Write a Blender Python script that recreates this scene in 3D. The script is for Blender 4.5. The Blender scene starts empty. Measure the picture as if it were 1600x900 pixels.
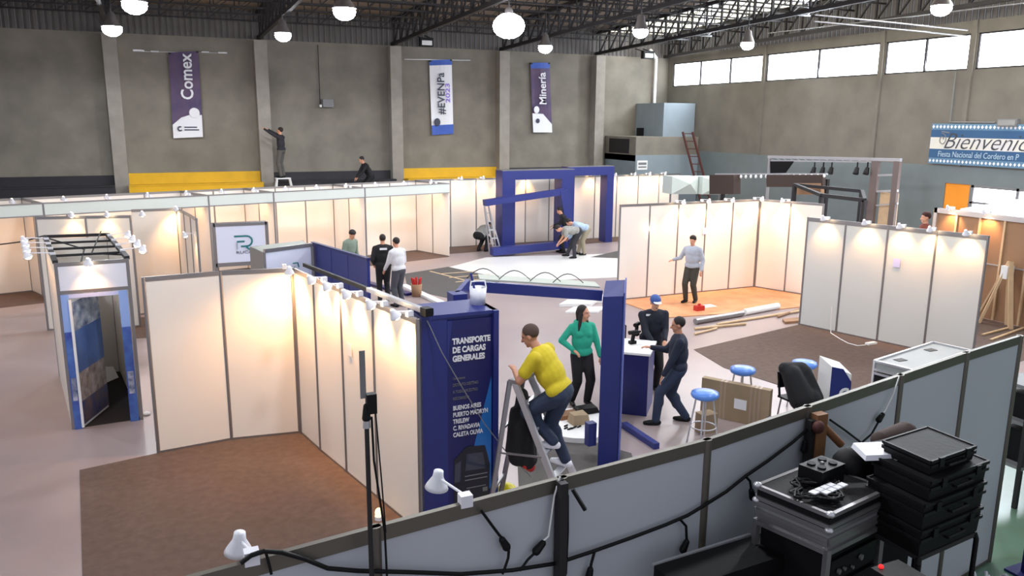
import bpy, math, random
from math import sin, cos, pi, radians, sqrt, atan2
from mathutils import Vector as V, Matrix, Quaternion
random.seed(4)
scene = bpy.context.scene
COL = scene.collection

# ------------------------------------------------------------------ camera, exposure, world, main lamps
FPX, PITCH, ROLL, CAMH, YAW = 1248.7, 0.20683, 0.00771, 4.58, 0.4256
camd = bpy.data.cameras.new('camera'); cam = bpy.data.objects.new('camera', camd); COL.objects.link(cam)
camd.sensor_width = 36.0; camd.lens = FPX / 1600 * 36.0; camd.clip_end = 200; camd.clip_start = 0.05
cam.location = (0, 0, CAMH)
_yw = Matrix.Rotation(-YAW, 4, 'Z'); _pt = Matrix.Rotation(pi/2 - PITCH, 4, 'X'); _rl = Matrix.Rotation(ROLL, 4, 'Z')
cam.matrix_world = Matrix.Translation((0, 0, CAMH)) @ _yw @ _pt @ _rl
scene.camera = cam
scene.view_settings.view_transform = 'Standard'; scene.view_settings.look = 'None'
scene.view_settings.exposure = 0.0; scene.view_settings.gamma = 1.0; scene.view_settings.use_curve_mapping = False
W = bpy.data.worlds.new('world'); scene.world = W; W.use_nodes = True
W.node_tree.nodes['Background'].inputs[0].default_value = (0.86, 0.90, 1.0, 1)
W.node_tree.nodes['Background'].inputs[1].default_value = 0.62
HALL_W, CLIP_W, WIN_W = 330.0, 44.0, 7.0

def ray(px, py):
    d = V(((px-800)/FPX, -(py-450)/FPX, -1.0))
    c, s = cos(ROLL), sin(ROLL); d = V((c*d.x-s*d.y, s*d.x+c*d.y, d.z))
    c, s = cos(PITCH), sin(PITCH); X, U, f = d.x, d.y, -d.z
    X, Y, Z = X, f*c+U*s, U*c-f*s
    c, s = cos(YAW), sin(YAW)
    return V((X*c+Y*s, -X*s+Y*c, Z))
EYE = V((0, 0, CAMH))
def G(px, py, z=0.0):
    d = ray(px, py); return EYE + d*((z-CAMH)/d.z)
def PX(px, py, X): d = ray(px, py); return EYE + d*(X/d.x)
def PY(px, py, Y): d = ray(px, py); return EYE + d*(Y/d.y)
def PL(px, py, A, B, off=0.0):
    """point of the vertical plane through A and B (moved off metres towards the eye)"""
    n = V((B[1]-A[1], A[0]-B[0], 0)).normalized()
    if n.dot(V((A[0], A[1], 0))) > 0: n = -n
    q = V((A[0], A[1], 0)) + n*off; d = ray(px, py)
    return EYE + d*(n.dot(q-EYE)/n.dot(d))

# ------------------------------------------------------------------ materials
def lin(c):
    c = c/255.0
    return c/12.92 if c <= 0.04045 else ((c+0.055)/1.055)**2.4
def mat(name, rgb, rough=0.6, metal=0.0, var=0.0, scale=4.0, emit=0.0, bump=0.0, rgb2=None, alpha=None, detail=3.0):
    m = bpy.data.materials.new(name); m.use_nodes = True
    nt = m.node_tree; b = nt.nodes['Principled BSDF']
    col = tuple(lin(c) for c in rgb) + (1,)
    b.inputs['Base Color'].default_value = col
    b.inputs['Roughness'].default_value = rough; b.inputs['Metallic'].default_value = metal
    if emit:
        b.inputs['Emission Color'].default_value = col; b.inputs['Emission Strength'].default_value = emit
    if var or rgb2 or bump:
        tc = nt.nodes.new('ShaderNodeTexCoord'); no = nt.nodes.new('ShaderNodeTexNoise')
        no.inputs['Scale'].default_value = scale; no.inputs['Detail'].default_value = detail
        nt.links.new(tc.outputs['Object'], no.inputs['Vector'])
        if var or rgb2:
            r = nt.nodes.new('ShaderNodeValToRGB')
            r.color_ramp.elements[0].position = 0.3; r.color_ramp.elements[1].position = 0.7
            c2 = tuple(lin(c) for c in rgb2) if rgb2 else tuple(c*(1-var) for c in col[:3])
            r.color_ramp.elements[0].color = c2 + (1,); r.color_ramp.elements[1].color = col
            nt.links.new(no.outputs['Fac'], r.inputs['Fac']); nt.links.new(r.outputs['Color'], b.inputs['Base Color'])
        if bump:
            bp = nt.nodes.new('ShaderNodeBump'); bp.inputs['Strength'].default_value = bump; bp.inputs['Distance'].default_value = 0.02
            nt.links.new(no.outputs['Fac'], bp.inputs['Height']); nt.links.new(bp.outputs['Normal'], b.inputs['Normal'])
    return m
M = {}
M['concrete'] = mat('concrete', (138, 132, 121), .9, var=.28, scale=1.3, detail=8, bump=.15)
M['pier'] = mat('pier_concrete', (158, 152, 143), .85, var=.2, scale=2.5, detail=6)
M['painted'] = mat('painted_wall', (112, 122, 124), .6, var=.12, scale=1.5, detail=6)
M['kioskpaint'] = mat('kiosk_paint', (138, 150, 158), .6, var=.1, scale=2)
M['floor'] = mat('floor_vinyl', (168, 152, 150), .36, rgb2=(152, 138, 140), scale=.45, detail=6)
M['green'] = mat('court_green', (92, 124, 108), .3, rgb2=(84, 108, 84), scale=2.0)
M['brown'] = mat('brown_carpet', (106, 88, 80), .95, var=.22, scale=9, detail=8, bump=.2)
M['darkcarpet'] = mat('dark_carpet', (92, 88, 86), .95, var=.15, scale=9)
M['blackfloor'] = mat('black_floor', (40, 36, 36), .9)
M['vinyl'] = mat('white_vinyl', (236, 234, 232), .3, var=.05, scale=.6)
M['wood'] = mat('ply_floor', (204, 136, 92), .5, rgb2=(222, 164, 118), scale=2.2, detail=5)
M['panel'] = mat('panel_white', (238, 232, 224), .45, var=.03, scale=.8)
M['alu'] = mat('aluminium', (150, 148, 150), .38, .75)
M['aluw'] = mat('aluminium_bright', (205, 205, 210), .3, .6)
M['steel'] = mat('dark_steel', (44, 42, 44), .6, .3)
M['steelw'] = mat('pale_steel', (180, 178, 180), .4, .5)
M['clad'] = mat('cladding', (104, 100, 98), .7, var=.2, scale=1)
M['roof'] = mat('roof_sheet', (150, 136, 122), .7, var=.2, scale=1)
M['black'] = mat('black_plastic', (13, 13, 16), .5)
M['blackcase'] = mat('black_case', (9, 9, 12), .62, bump=.1, scale=30)
M['grey'] = mat('grey', (120, 120, 122), .5)
M['blue'] = mat('blue_paint', (36, 46, 118), .45, var=.06, scale=3)
M['navy'] = mat('navy_print', (22, 26, 92), .4)
M['cyanprint'] = mat('light_blue_print', (36, 112, 190), .4)
M['white'] = mat('white_paint', (238, 238, 238), .4)
M['whitepl'] = mat('white_plastic', (232, 232, 240), .35)
M['print'] = mat('print_white', (235, 235, 240), .5)
M['yellow'] = mat('yellow_paint', (226, 178, 22), .5, var=.1, scale=3)
M['bleach'] = mat('dark_bench', (44, 42, 48), .6, var=.2, scale=3)
M['mdf'] = mat('hardboard', (158, 122, 92), .7, var=.1, scale=3)
M['timber'] = mat('timber', (140, 96, 62), .65, var=.25, scale=8)
M['pale'] = mat('pale_timber', (214, 184, 146), .6, var=.1, scale=6)
M['card'] = mat('cardboard', (160, 140, 112), .8, var=.1, scale=5)
M['tape'] = mat('tape', (166, 146, 126), .4)
M['red'] = mat('red', (190, 40, 36), .4)
M['rust'] = mat('rust_red', (84, 44, 40), .7)
M['orange'] = mat('orange_paint', (240, 150, 40), .6)
M['stoolblue'] = mat('stool_blue', (92, 140, 222), .3)
M['bulb'] = mat('bulb_glow', (255, 226, 180), .3, emit=26)
M['hallbulb'] = mat('hall_bulb_glow', (245, 248, 255), .3, emit=60)
M['daylight'] = mat('daylight_glass', (240, 246, 255), .2, emit=WIN_W)
M['skylight'] = mat('skylight_sheet', (250, 244, 222), .3, emit=2.2)
M['offglass'] = mat('lamp_glass_off', (150, 150, 150), .15)
for k__ in ('black', 'blackcase'): M[k__].node_tree.nodes['Principled BSDF'].inputs['Specular IOR Level'].default_value = .25
M['redled'] = mat('red_led', (255, 20, 20), .3, emit=4)
M['bagyellow'] = mat('yellow_bag', (240, 226, 20), .3, var=.2, scale=14, bump=.6)
M['glassdark'] = mat('dark_glass', (60, 66, 84), .1)

# ------------------------------------------------------------------ mesh builder
class MB:
    def __init__(s): s.v = []; s.f = []; s.mi = []; s.cur = 0; s.sm = []
    def add(s, vs, fs, smooth=False):
        o = len(s.v); s.v += [tuple(v) for v in vs]
        for f in fs: s.f.append(tuple(i+o for i in f)); s.mi.append(s.cur); s.sm.append(smooth)
        return s
    def hexa(s, a, b):   # a: 4 bottom corners, b: 4 top corners
        return s.add(list(a)+list(b), [(3, 2, 1, 0), (4, 5, 6, 7), (0, 1, 5, 4), (1, 2, 6, 5), (2, 3, 7, 6), (3, 0, 4, 7)])
    def box(s, x0, x1, y0, y1, z0, z1):
        q = [(x0, y0), (x1, y0), (x1, y1), (x0, y1)]
        return s.hexa([(x, y, z0) for x, y in q], [(x, y, z1) for x, y in q])
    def bar(s, a, b, w, h=None, up=(0, 0, 1)):  # rectangular bar a->b, w wide, h tall
        h = h or w; a = V(a); b = V(b); d = (b-a).normalized(); up = V(up)
        if abs(d.dot(up)) > .98: up = V((1, 0, 0))
        r = d.cross(up).normalized(); u = r.cross(d).normalized()
        c = [(-1, -1), (1, -1), (1, 1), (-1, 1)]
        return s.hexa([a+r*(i*w/2)+u*(j*h/2) for i, j in c], [b+r*(i*w/2)+u*(j*h/2) for i, j in c])
    def wallseg(s, a, b, t, z0, z1):
        a = V((a[0], a[1])); b = V((b[0], b[1])); d = (b-a).normalized(); n = V((-d.y, d.x))*(t/2)
        q = [a-n, b-n, b+n, a+n]
        return s.hexa([(p.x, p.y, z0) for p in q], [(p.x, p.y, z1) for p in q])
    def cyl(s, a, b, r0, r1=None, n=12, caps=True):
        r1 = r0 if r1 is None else r1; a = V(a); b = V(b); d = (b-a).normalized()
        t = V((0, 0, 1)) if abs(d.z) < .9 else V((1, 0, 0))
        x = d.cross(t).normalized(); y = d.cross(x).normalized()
        vs = [a+(x*cos(2*pi*i/n)+y*sin(2*pi*i/n))*r0 for i in range(n)]+[b+(x*cos(2*pi*i/n)+y*sin(2*pi*i/n))*r1 for i in range(n)]
        s.add(vs, [((i+1) % n, i, i+n, (i+1) % n+n) for i in range(n)], True)
        if caps: s.add(vs, [tuple(range(n)), tuple(range(2*n-1, n-1, -1))])
        return s
    def tube(s, pts, r, n=6):
        pts = [V(p) for p in pts]
        for i in range(len(pts)-1): s.cyl(pts[i], pts[i+1], r, n=n)
        return s
    def lathe(s, prof, org=(0, 0, 0), axis=(0, 0, 1), n=20):
        org = V(org); d = V(axis).normalized(); t = V((0, 0, 1)) if abs(d.z) < .9 else V((1, 0, 0))
        x = d.cross(t).normalized(); y = d.cross(x).normalized()
        vs = []
        for r, h in prof:
            vs += [org+d*h+(x*cos(2*pi*i/n)+y*sin(2*pi*i/n))*r for i in range(n)]
        fs = [(k*n+i, k*n+(i+1) % n, (k+1)*n+(i+1) % n, (k+1)*n+i) for k in range(len(prof)-1) for i in range(n)]
        return s.add(vs, fs, True)
    def ell(s, c, r, M3=None, n=12, m=8):
        c = V(c); vs = [V((0, 0, r[2]))]
        for j in range(1, m):
            ph = pi*j/m
            for i in range(n): vs.append(V((r[0]*sin(ph)*cos(2*pi*i/n), r[1]*sin(ph)*sin(2*pi*i/n), r[2]*cos(ph))))
        vs.append(V((0, 0, -r[2]))); L = len(vs)-1
        fs = [(0, 1+i, 1+(i+1) % n) for i in range(n)]
        for j in range(m-2): fs += [(1+j*n+i, 1+(j+1)*n+i, 1+(j+1)*n+(i+1) % n, 1+j*n+(i+1) % n) for i in range(n)]
        fs += [(L, 1+(m-2)*n+(i+1) % n, 1+(m-2)*n+i) for i in range(n)]
        if M3 is not None: vs = [M3 @ v for v in vs]
        return s.add([c+v for v in vs], fs, True)
    def cap(s, a, b, ra, rb, n=12):  # tapered limb with round ends
        s.cyl(a, b, ra, rb, n=n); s.ell(a, (ra*.999,)*3, n=n); s.ell(b, (rb*.999,)*3, n=n); return s
    def prism(s, poly, z0, z1):
        n = len(poly); A = [(p[0], p[1], z0) for p in poly]; B = [(p[0], p[1], z1) for p in poly]
        return s.add(A+B, [tuple(range(n-1, -1, -1)), tuple(range(n, 2*n))]+[(i, (i+1) % n, n+(i+1) % n, n+i) for i in range(n)])
    def plate(s, pts, t):  # polygon in space, thickened by t against its normal
        pts = [V(p) for p in pts]; nn = (pts[1]-pts[0]).cross(pts[2]-pts[0]).normalized()*t; n = len(pts)
        return s.add(pts+[p-nn for p in pts], [tuple(range(n)), tuple(range(2*n-1, n-1, -1))]+[((i+1) % n, i, n+i, n+(i+1) % n) for i in range(n)])
    def build(s, name, mats, parent=None, org=(0, 0, 0)):
        me = bpy.data.meshes.new(name); org = V(org)
        me.from_pydata([tuple(V(v)-org) for v in s.v], [], s.f)
        for m in (mats if isinstance(mats, (list, tuple)) else [mats]): me.materials.append(M[m] if isinstance(m, str) else m)
        me.polygons.foreach_set('material_index', s.mi); me.polygons.foreach_set('use_smooth', s.sm); me.update()
        o = bpy.data.objects.new(name, me); COL.objects.link(o)
        if parent is not None: o.parent = parent
        else: o.location = org
        return o
def tag(o, label, cat, group=None, kind=None):
    o['label'] = label; o['category'] = cat
    if group: o['group'] = group
    if kind: o['kind'] = kind
    return o
def thing(name, label, cat, loc=(0, 0, 0), rz=0.0, group=None, kind='thing'):
    o = bpy.data.objects.new(name, None); COL.objects.link(o); o.empty_display_size = .1
    o.location = loc; o.rotation_euler = (0, 0, rz)
    return tag(o, label, cat, group, kind)
def struct(name, mb, m):
    o = mb.build(name, m); o['kind'] = 'structure'; return o
def text(s, size, m, parent, org, right, up, name='lettering', bold=0.0, shear=0.0, align='LEFT', sx=1.0):
    c = bpy.data.curves.new('t', 'FONT'); c.body = s; c.size = size; c.extrude = .002; c.offset = bold; c.shear = shear; c.align_x = align
    c.resolution_u = 3
    t = bpy.data.objects.new('t', c); COL.objects.link(t)
    dg = bpy.context.evaluated_depsgraph_get(); me = bpy.data.meshes.new_from_object(t.evaluated_get(dg))
    bpy.data.objects.remove(t); bpy.data.curves.remove(c)
    r = V(right).normalized(); u = V(up).normalized(); n = r.cross(u)
    me.transform(Matrix(((r.x*sx, u.x, n.x, 0), (r.y*sx, u.y, n.y, 0), (r.z*sx, u.z, n.z, 0), (0, 0, 0, 1))))
    me.transform(Matrix.Translation(V(org)))
    me.materials.clear(); me.materials.append(M[m] if isinstance(m, str) else m)
    o = bpy.data.objects.new(name, me); COL.objects.link(o); o.parent = parent
    return o
def lerp(a, b, t): return V(a)*(1-t)+V(b)*t

# ------------------------------------------------------------------ the hall
XW, YB = 21.7, 31.0      # window wall, back wall
ROOFZ = lambda y: 8.35+(YB-y)*.035
CHZ = lambda y: 7.4+(YB-y)*.03
struct('floor', MB().box(-14, XW, -6, YB, -.2, 0), 'floor')
struct('floor_court', MB().box(6.0, XW, -4, 7.6, 0, .004), 'green')
struct('wall_back', MB().box(-14, XW+.3, YB, YB+.3, 0, 7.35), 'concrete')
mb = MB()
x = -14
while x < XW:
    mb.box(x, x+.11, YB+.02, YB+.06, 7.35, 8.6); mb.box(x+.11, x+.2, YB+.07, YB+.1, 7.35, 8.6); x += .2
struct('wall_back_cladding', mb, 'clad')
PIERS = [-10.0, -5.6, -1.03, 3.79, 8.73, 13.26, 17.73]
for i, px in enumerate(PIERS):
    struct('trim_%d' % (i+1), MB().box(px-.02, px+.42, YB-.45, YB, 0, 7.3), 'pier')
# window wall with openings
WINS = [(24.84, 30.65), (19.45, 24.65), (16.3, 19.2), (11.0, 16.05), (5.6, 10.7)]
mb = MB().box(XW, XW+.3, -6, YB, 3.35, 6.1).box(XW, XW+.3, -6, YB, 7.1, 7.45)
DOOR = (12.0, 16.55)
ys = [-6]+[e for w in sorted(WINS) for e in w]+[YB]
for a, b in zip(ys[::2], ys[1::2]): mb.box(XW, XW+.3, a, b, 6.1, 7.1)
mb.cur = 1
mb.box(XW-.01, XW+.3, -6, DOOR[0], 0, 3.35).box(XW-.01, XW+.3, DOOR[1], YB, 0, 3.35).box(XW-.01, XW+.3, DOOR[0], DOOR[1], 2.85, 3.35)
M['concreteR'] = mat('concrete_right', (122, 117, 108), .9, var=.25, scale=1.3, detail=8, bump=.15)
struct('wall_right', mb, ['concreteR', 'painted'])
mb = MB(); y = -6
while y < YB:
    mb.box(XW+.02, XW+.06, y, y+.11, 7.45, 10.2); mb.box(XW+.07, XW+.1, y+.11, y+.2, 7.45, 10.2); y += .2
struct('wall_right_cladding', mb, 'clad')
for i, y in enumerate((24.75, 19.32, 16.17, 10.85, 5.4)):
    struct('trim_%d' % (i+10), MB().box(XW-.06, XW, y-.07, y+.07, 3.36, 7.45), 'concreteR')
for i, (a, b) in enumerate(WINS):
    n = 3 if i in (0,) else 2
    f = MB()
    for k in range(n+1):
        y = a+(b-a)*k/n; f.box(XW+.02, XW+.08, y-.03, y+.03, 6.1, 7.1)
    f.box(XW+.02, XW+.08, a, b, 6.1, 6.14).box(XW+.02, XW+.08, a, b, 7.06, 7.1)
    w = struct('window_%d' % (i+1), f, 'steel')
    MB().box(XW+.1, XW+.12, a, b, 6.1, 7.1).build('pane', 'daylight', w)
# roof, skylight strips, purlins and trusses
mb = MB()
for a, b in ((-14, 18.2), (21.3, XW+.3)):
    mb.hexa([(a, 3, ROOFZ(3)), (b, 3, ROOFZ(3)), (b, YB+.3, ROOFZ(YB+.3)), (a, YB+.3, ROOFZ(YB+.3))], [(a, 3, ROOFZ(3)+.05), (b, 3, ROOFZ(3)+.05), (b, YB+.3, ROOFZ(YB+.3)+.05), (a, YB+.3, ROOFZ(YB+.3)+.05)])
struct('roof', mb, 'roof')
for i, (a, b) in enumerate(((18.2, 21.3),)):
    struct('window_%d' % (i+8), MB().hexa([(a, 3, ROOFZ(3)), (b, 3, ROOFZ(3)), (b, YB, ROOFZ(YB)), (a, YB, ROOFZ(YB))], [(a, 3, ROOFZ(3)+.05), (b, 3, ROOFZ(3)+.05), (b, YB, ROOFZ(YB)+.05), (a, YB, ROOFZ(YB)+.05)]), 'skylight')
for k in range(10):     # lattice purlins running across the bays
    y = YB-.9-k*1.35; z1 = ROOFZ(y)-.08; z0 = z1-.42
    mb = MB().bar((-12, y, z1), (XW, y, z1), .05, .06).bar((-12, y, z0), (XW, y, z0), .05, .05)
    x = -6.0
    while x < XW-.5:
        mb.bar((x, y, z0), (x, y, z1), .035); mb.bar((x, y, z0), (x+.55, y, z1), .025); x += .75
    o = struct('ceiling_purlin', mb, 'steel')
for k, px in enumerate(PIERS[1:]+[XW-.25]):
    xx = px+.2 if k < 6 else px; mb = MB(); y0 = 8.0
    mb.bar((xx, YB, CHZ(YB)), (xx, y0, CHZ(y0)), .12, .12).bar((xx, YB, ROOFZ(YB)-.1), (xx, y0, ROOFZ(y0)-.1), .12, .12)
    y = YB-.3; t = 0
    while y > y0+1:
        mb.bar((xx, y, CHZ(y)), (xx, y, ROOFZ(y)-.1), .06); mb.bar((xx, y, CHZ(y)), (xx, y-.8, ROOFZ(y-.8)-.1), .05); y -= .8
    struct('ceiling_truss', mb, 'steel')
# bleachers
for k, (a, b, m, lab) in enumerate(((-14, -1.05, 'bleach', 'dark stepped bleacher seating in the bay at the far left'), (-.62, 3.77, 'yellow', 'yellow stepped bleacher seating below the purple banner on the left'),
                       (4.22, 8.71, 'bleach', 'dark stepped bleacher seating where the man stands on a step stool'), (9.16, 13.24, 'yellow', 'yellow stepped bleacher seating below the white and blue banner'),
                       (13.7, 17.7, 'bleach', 'dark stepped bleacher seating behind the far blue portals'))):
    mb = MB()
    for j in range(4):
        z = 2.3-.3*j; mb.box(a, b, YB-.95-.6*j, YB-.01, 0 if j == 3 else z-.3, z)
        mb.box(a, b, YB-.95-.6*j-.03, YB-.6*j-.6, z, z+.035)
    mb.box(a, b, YB-.12, YB-.01, 2.3, 2.68 if m == 'yellow' else 2.62)
    tag(mb.build('bleacher', m), lab, 'bleacher', kind='thing')
# downpipe and kiosk in the corner
kx, ky = 18.5, 28.5
k = thing('kiosk', 'grey concrete kiosk block with painted lower band in the far corner', 'kiosk', (kx, ky, 0))
mb = MB().box(0, XW-kx-.04, 0, YB-ky-.02, 2.95, 3.95); mb.cur = 1; mb.box(0, XW-kx-.04, -.02, YB-ky-.02, 0, 3.2)
mb.build('lower_block', ['concrete', 'kioskpaint'], k)
MB().box(-.02, .03, .5, 2.1, 3.25, 3.85).build('opening_shade', 'blackfloor', k)  # near-black slab paints the shade inside the opening
MB().box(1.55, XW-kx-.04, .35, YB-ky-.02, 3.95, 5.35).build('upper_block', 'kioskpaint', k)
MB().box(1.3, 1.6, 1.8, 2.0, 3.95, 4.3).build('small_box', 'black', k)
s = thing('notice_sign', 'small white notice sign on the front of the corner kiosk', 'sign', (kx+.08, ky-.03, 2.6))
MB().box(0, .5, -.01, 0, 0, .38).build('board', 'white', s)
MB().box(.05, .45, -.014, -.01, .08, .14).box(.05, .45, -.014, -.01, .2, .3).build('lettering', 'grey', s)
tag(MB().cyl((20.9, YB-.16, 5.3), (20.9, YB-.16, 7.3), .07).cyl((20.9, YB-.16, 7.3), (20.55, YB-.16, 7.65), .09).build('downpipe', 'white', org=(0, 0, 0)), 'white downpipe on the back wall above the corner kiosk', 'pipe')
# leaning rust-red ladders
L = thing('leaning_ladder', 'rust-red ladder leaning on the corner kiosk', 'ladder', (0, 0, 0))
for dx in (0, .3):
    MB().bar((21.0+dx*.9, 27.2-dx, 1.2), (20.75+dx*.9, 28.4-dx, 4.15), .07).build('rail', 'rust', L)
r_ = MB()
for j in range(10):
    t = j/9.5+.03; p = lerp((21.0, 27.2, 1.2), (20.75, 28.4, 4.15), t); r_.bar(p, p+V((.27, -.3, 0)), .035)
MB_ = r_.build('rungs', 'rust', L)
MB().bar((21.0, 27.2, 0), (21.0, 27.2, 1.25), .07).bar((21.27, 26.9, 0), (21.27, 26.9, 1.25), .07).build('rail', 'rust', L)

# doorway with daylight and orange leaf
dn = struct('door_1', MB().box(XW-.02, XW+.04, DOOR[0], 15.7, 2.78, 2.85).box(XW-.02, XW+.04, 14.28, 14.36, 0, 2.85).box(XW-.02, XW+.04, DOOR[0], 15.7, 2.32, 2.38).box(XW-.02, XW+.04, 15.62, 15.74, 0, 2.85).box(XW-.02, XW+.04, 12, 12.1, 0, 2.85), 'grey')
MB().box(XW+.08, XW+.1, DOOR[0], 15.7, 0, 2.85).build('pane', 'daylight', dn)
MB().box(XW+.02, XW+.08, 15.7, DOOR[1], 0, 2.85).build('leaf', 'orange', dn)

# the welcome banner
b = thing('welcome_banner', 'long blue and white welcome banner with script lettering on the window wall', 'banner', (XW-.08, 17.15, 3.42))
# local: banner runs towards -Y; up z
LEN = 7.2
MB().box(-.02, 0, -LEN, 0, .16, .42).box(-.02, 0, -LEN, 0, .76, .98).build('blue_band', mat('banner_blue', (44, 84, 124), .6), b)
MB().box(-.02, 0, -LEN, 0, .42, .76).build('white_band', mat('banner_white', (205, 203, 208), .6, rgb2=(215, 212, 196), scale=1.5), b)
mb = MB().box(-.015, 0, -LEN, 0, -.02, .16).box(-.015, 0, -LEN, 0, .98, 1.16); mb.build('edge_band', mat('banner_edge', (92, 128, 156), .6), b)
mb = MB()
for i in range(60):
    for z, q in ((.07, .1), (1.07, .11)):
        y = -.06-i*.12; c = V((-.022, y, z))
        mb.plate([c+V((0, 0, -q*.5)), c+V((0, -q*.38, 0)), c+V((0, 0, q*.5)), c+V((0, q*.38, 0))], .004)
mb.build('diamond_pattern', 'print', b)
text('Bienvenidos', .66, mat('banner_ink', (58, 60, 68), .6), b, (-.025, -.42, .44), (0, -1, 0), (0, 0, 1), bold=-.006, shear=.42, sx=1.0)
mb = MB()
for k_ in range(26):
    a0 = 2.6*pi*k_/26; a1 = 2.6*pi*(k_+1)/26; r0 = .05+.13*k_/26; r1 = .05+.13*(k_+1)/26
    mb.bar((-.026, -.40-r0*cos(a0)*.8, .70+r0*sin(a0)), (-.026, -.40-r1*cos(a1)*.8, .70+r1*sin(a1)), .022)
mb.bar((-.026, -.36, .93), (-.026, -.62, .90), .03).build('flourish', 'grey', b)
text('Fiesta Nacional del Cordero en P', .235, mat('banner_pale_ink', (168, 190, 205), .6), b, (-.025, -.3, .20), (0, -1, 0), (0, 0, 1), shear=.05, sx=.78)
# conduit and small floodlight box on the window wall
tag(MB().tube([(XW-.05, 16.6, 6.05), (XW-.05, 16.6, 4.62), (XW-.05, 15.2, 4.62)], .02).build('conduit', 'grey'), 'thin grey conduit dropping down the window wall beside the fixture box', 'pipe')
t = thing('wall_fixture', 'small grey emergency fixture above the welcome banner', 'wall light', (XW-.1, 14.8, 4.6))
MB().box(-.05, .1, -.28, .28, -.09, .12).build('body', 'grey', t); MB().box(-.07, -.05, -.24, .24, -.05, .09).build('diffuser', 'offglass', t)
t = thing('wall_fixture', 'small box fixture on a conduit on the back wall between the banners', 'wall light', (6.35, YB-.16, 5.15))
MB().box(-.2, .2, -.08, .14, -.14, .14).build('body', 'grey', t); MB().cyl((-.27, 0, -.14), (-.27, 0, -.05), .05).build('joint', 'white', t)
MB().cyl((-.27, .1, -.1), (-.27, .1, 2.1), .015).build('conduit', 'steel', t)
# roof floodlights that are off
for p, lab in ((PY(665, 66, 30.4), 'switched-off floodlight on the back wall top above the white and blue banner'), (PY(1011, 86, 30.4), 'switched-off floodlight on the back wall top near the corner')):
    t = thing('floodlight', lab, 'floodlight', p, group=None)
    MB().box(-.26, .26, -.16, .08, -.16, .16).build('housing', 'black', t); MB().box(-.2, .2, -.18, -.16, -.12, .05).build('glass', 'white', t)
    MB().bar((-.2, .0, .15), (-.2, .62, .3), .04).bar((.2, 0, .15), (.2, .62, .3), .04).build('bracket', 'steel', t)
# steel pipes below the roof
p0 = PX(1512, 47, XW-.3); p1 = p0+V((-5.6, 0, .1))
for dz, lab in ((0, 'upper of two pale pipes running to the window wall under the roof'), (-.16, 'lower of two pale pipes running to the window wall under the roof')):
    tag(MB().cyl(p0+V((0, 0, dz)), p1+V((0, .1, dz)), .022, n=8).build('roof_pipe', 'alu'), lab, 'pipe')
tag(MB().cyl(PX(1200, 52, XW-1.2), PX(1600, 5, XW-1.2), .015, n=6).build('roof_cable', 'grey'), 'thin pale cable stretched below the roof along the window wall', 'cable')

# hanging wall banners
def wall_banner(tl, tr, bl, br, lab):
    Y = YB-.12; A, B, C_, D = (PY(*q, Y) for q in (tl, tr, br, bl))
    o = thing('hanging_banner', lab, 'banner', D)
    MB().box(A.x-D.x, A.x-D.x+.08, -.02, .115, A.z-D.z-.06, A.z-D.z).box(B.x-D.x-.08, B.x-D.x, -.02, .115, B.z-D.z-.06, B.z-D.z).build('wall_hooks', 'steel', o)
    return o, A-D, B-D, C_-D, V((0, 0, 0))
def cloth(o, A, B, C_, D, m, name='cloth', u0=0, u1=1, v0=0, v1=1, off=0.0, poly=None):
    def P(u, v): return D*(1-u)*(1-v)+C_*u*(1-v)+B*u*v+A*(1-u)*v+V((0, -off+.03*sin(u*5+v*2), 0))
    if poly: return MB().plate([P(u, v) for u, v in poly], .006).build(name, m, o)
    mb = MB(); n = 6
    for i in range(n):
        for j in range(n):
            a, b2, c, d = u0+(u1-u0)*i/n, u0+(u1-u0)*(i+1)/n, v0+(v1-v0)*j/n, v0+(v1-v0)*(j+1)/n
            mb.plate([P(a, c), P(b2, c), P(b2, d), P(a, d)], .006)
    return mb.build(name, m, o)
PURP = mat('banner_purple', (100, 78, 104), .6, rgb2=(66, 54, 96), scale=1.4)
INKD = mat('ink_dark', (60, 62, 82), .6); BLUEB = mat('banner_royal', (60, 96, 190), .6, var=.2, scale=3)
def vtext(o, s, size, m, A, B, C_, D, u, v, bold=0, sx=1.0):
    p = D*(1-u)*(1-v)+C_*u*(1-v)+B*u*v+A*(1-u)*v+V((0, -.065, 0)); up = (A-D).normalized()
    text(s, size, m, o, p, up, (-1, 0, 0), bold=bold, sx=sx)
o, A, B, C_, D = wall_banner((263, 82), (310, 80), (271, 216), (317, 214), 'purple banner reading Comex, leftmost of the three on the back wall')
cloth(o, A, B, C_, D, PURP); cloth(o, A, B, C_, D, 'print', 'white_field', off=.02, poly=[(0, 0), (1, 0), (1, .26), (.62, .27), (.3, .24), (.0, .16)])
vtext(o, 'Comex', .56, 'print', A, B, C_, D, .74, .44, .010, .92)
MB().ell(lerp(D, C_, .75)+(A-D)*.29+V((0, -.05, 0)), (.18, .01, .18)).build('round_badge', 'print', o)
mb = MB()
for k_ in range(9):
    a0 = pi*.3+k_*1.5*pi/9; mb.bar(V((.24+.07*cos(a0), -.05, .33+.07*sin(a0))), V((.24+.07*cos(a0+.5), -.05, .33+.07*sin(a0+.5))), .04)
mb.box(.38, .8, -.055, -.05, .36, .4).box(.38, .86, -.055, -.05, .27, .31).build('small_print', INKD, o)
MB().bar(A+V((-1.1, .05, .03)), A+V((-.75, .05, .03)), .06).bar(A+V((-.55, .05, .02)), A+V((-.3, .05, .02)), .05).bar(B+V((.1, .05, -.02)), B+V((.35, .05, -.02)), .05).bar(B+V((.65, .05, -.02)), B+V((.95, .05, -.02)), .05).bar(A+V((-1.1, .1, 0)), B+V((.95, .1, -.02)), .015).build('hanging_rod', 'steelw', o)
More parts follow.
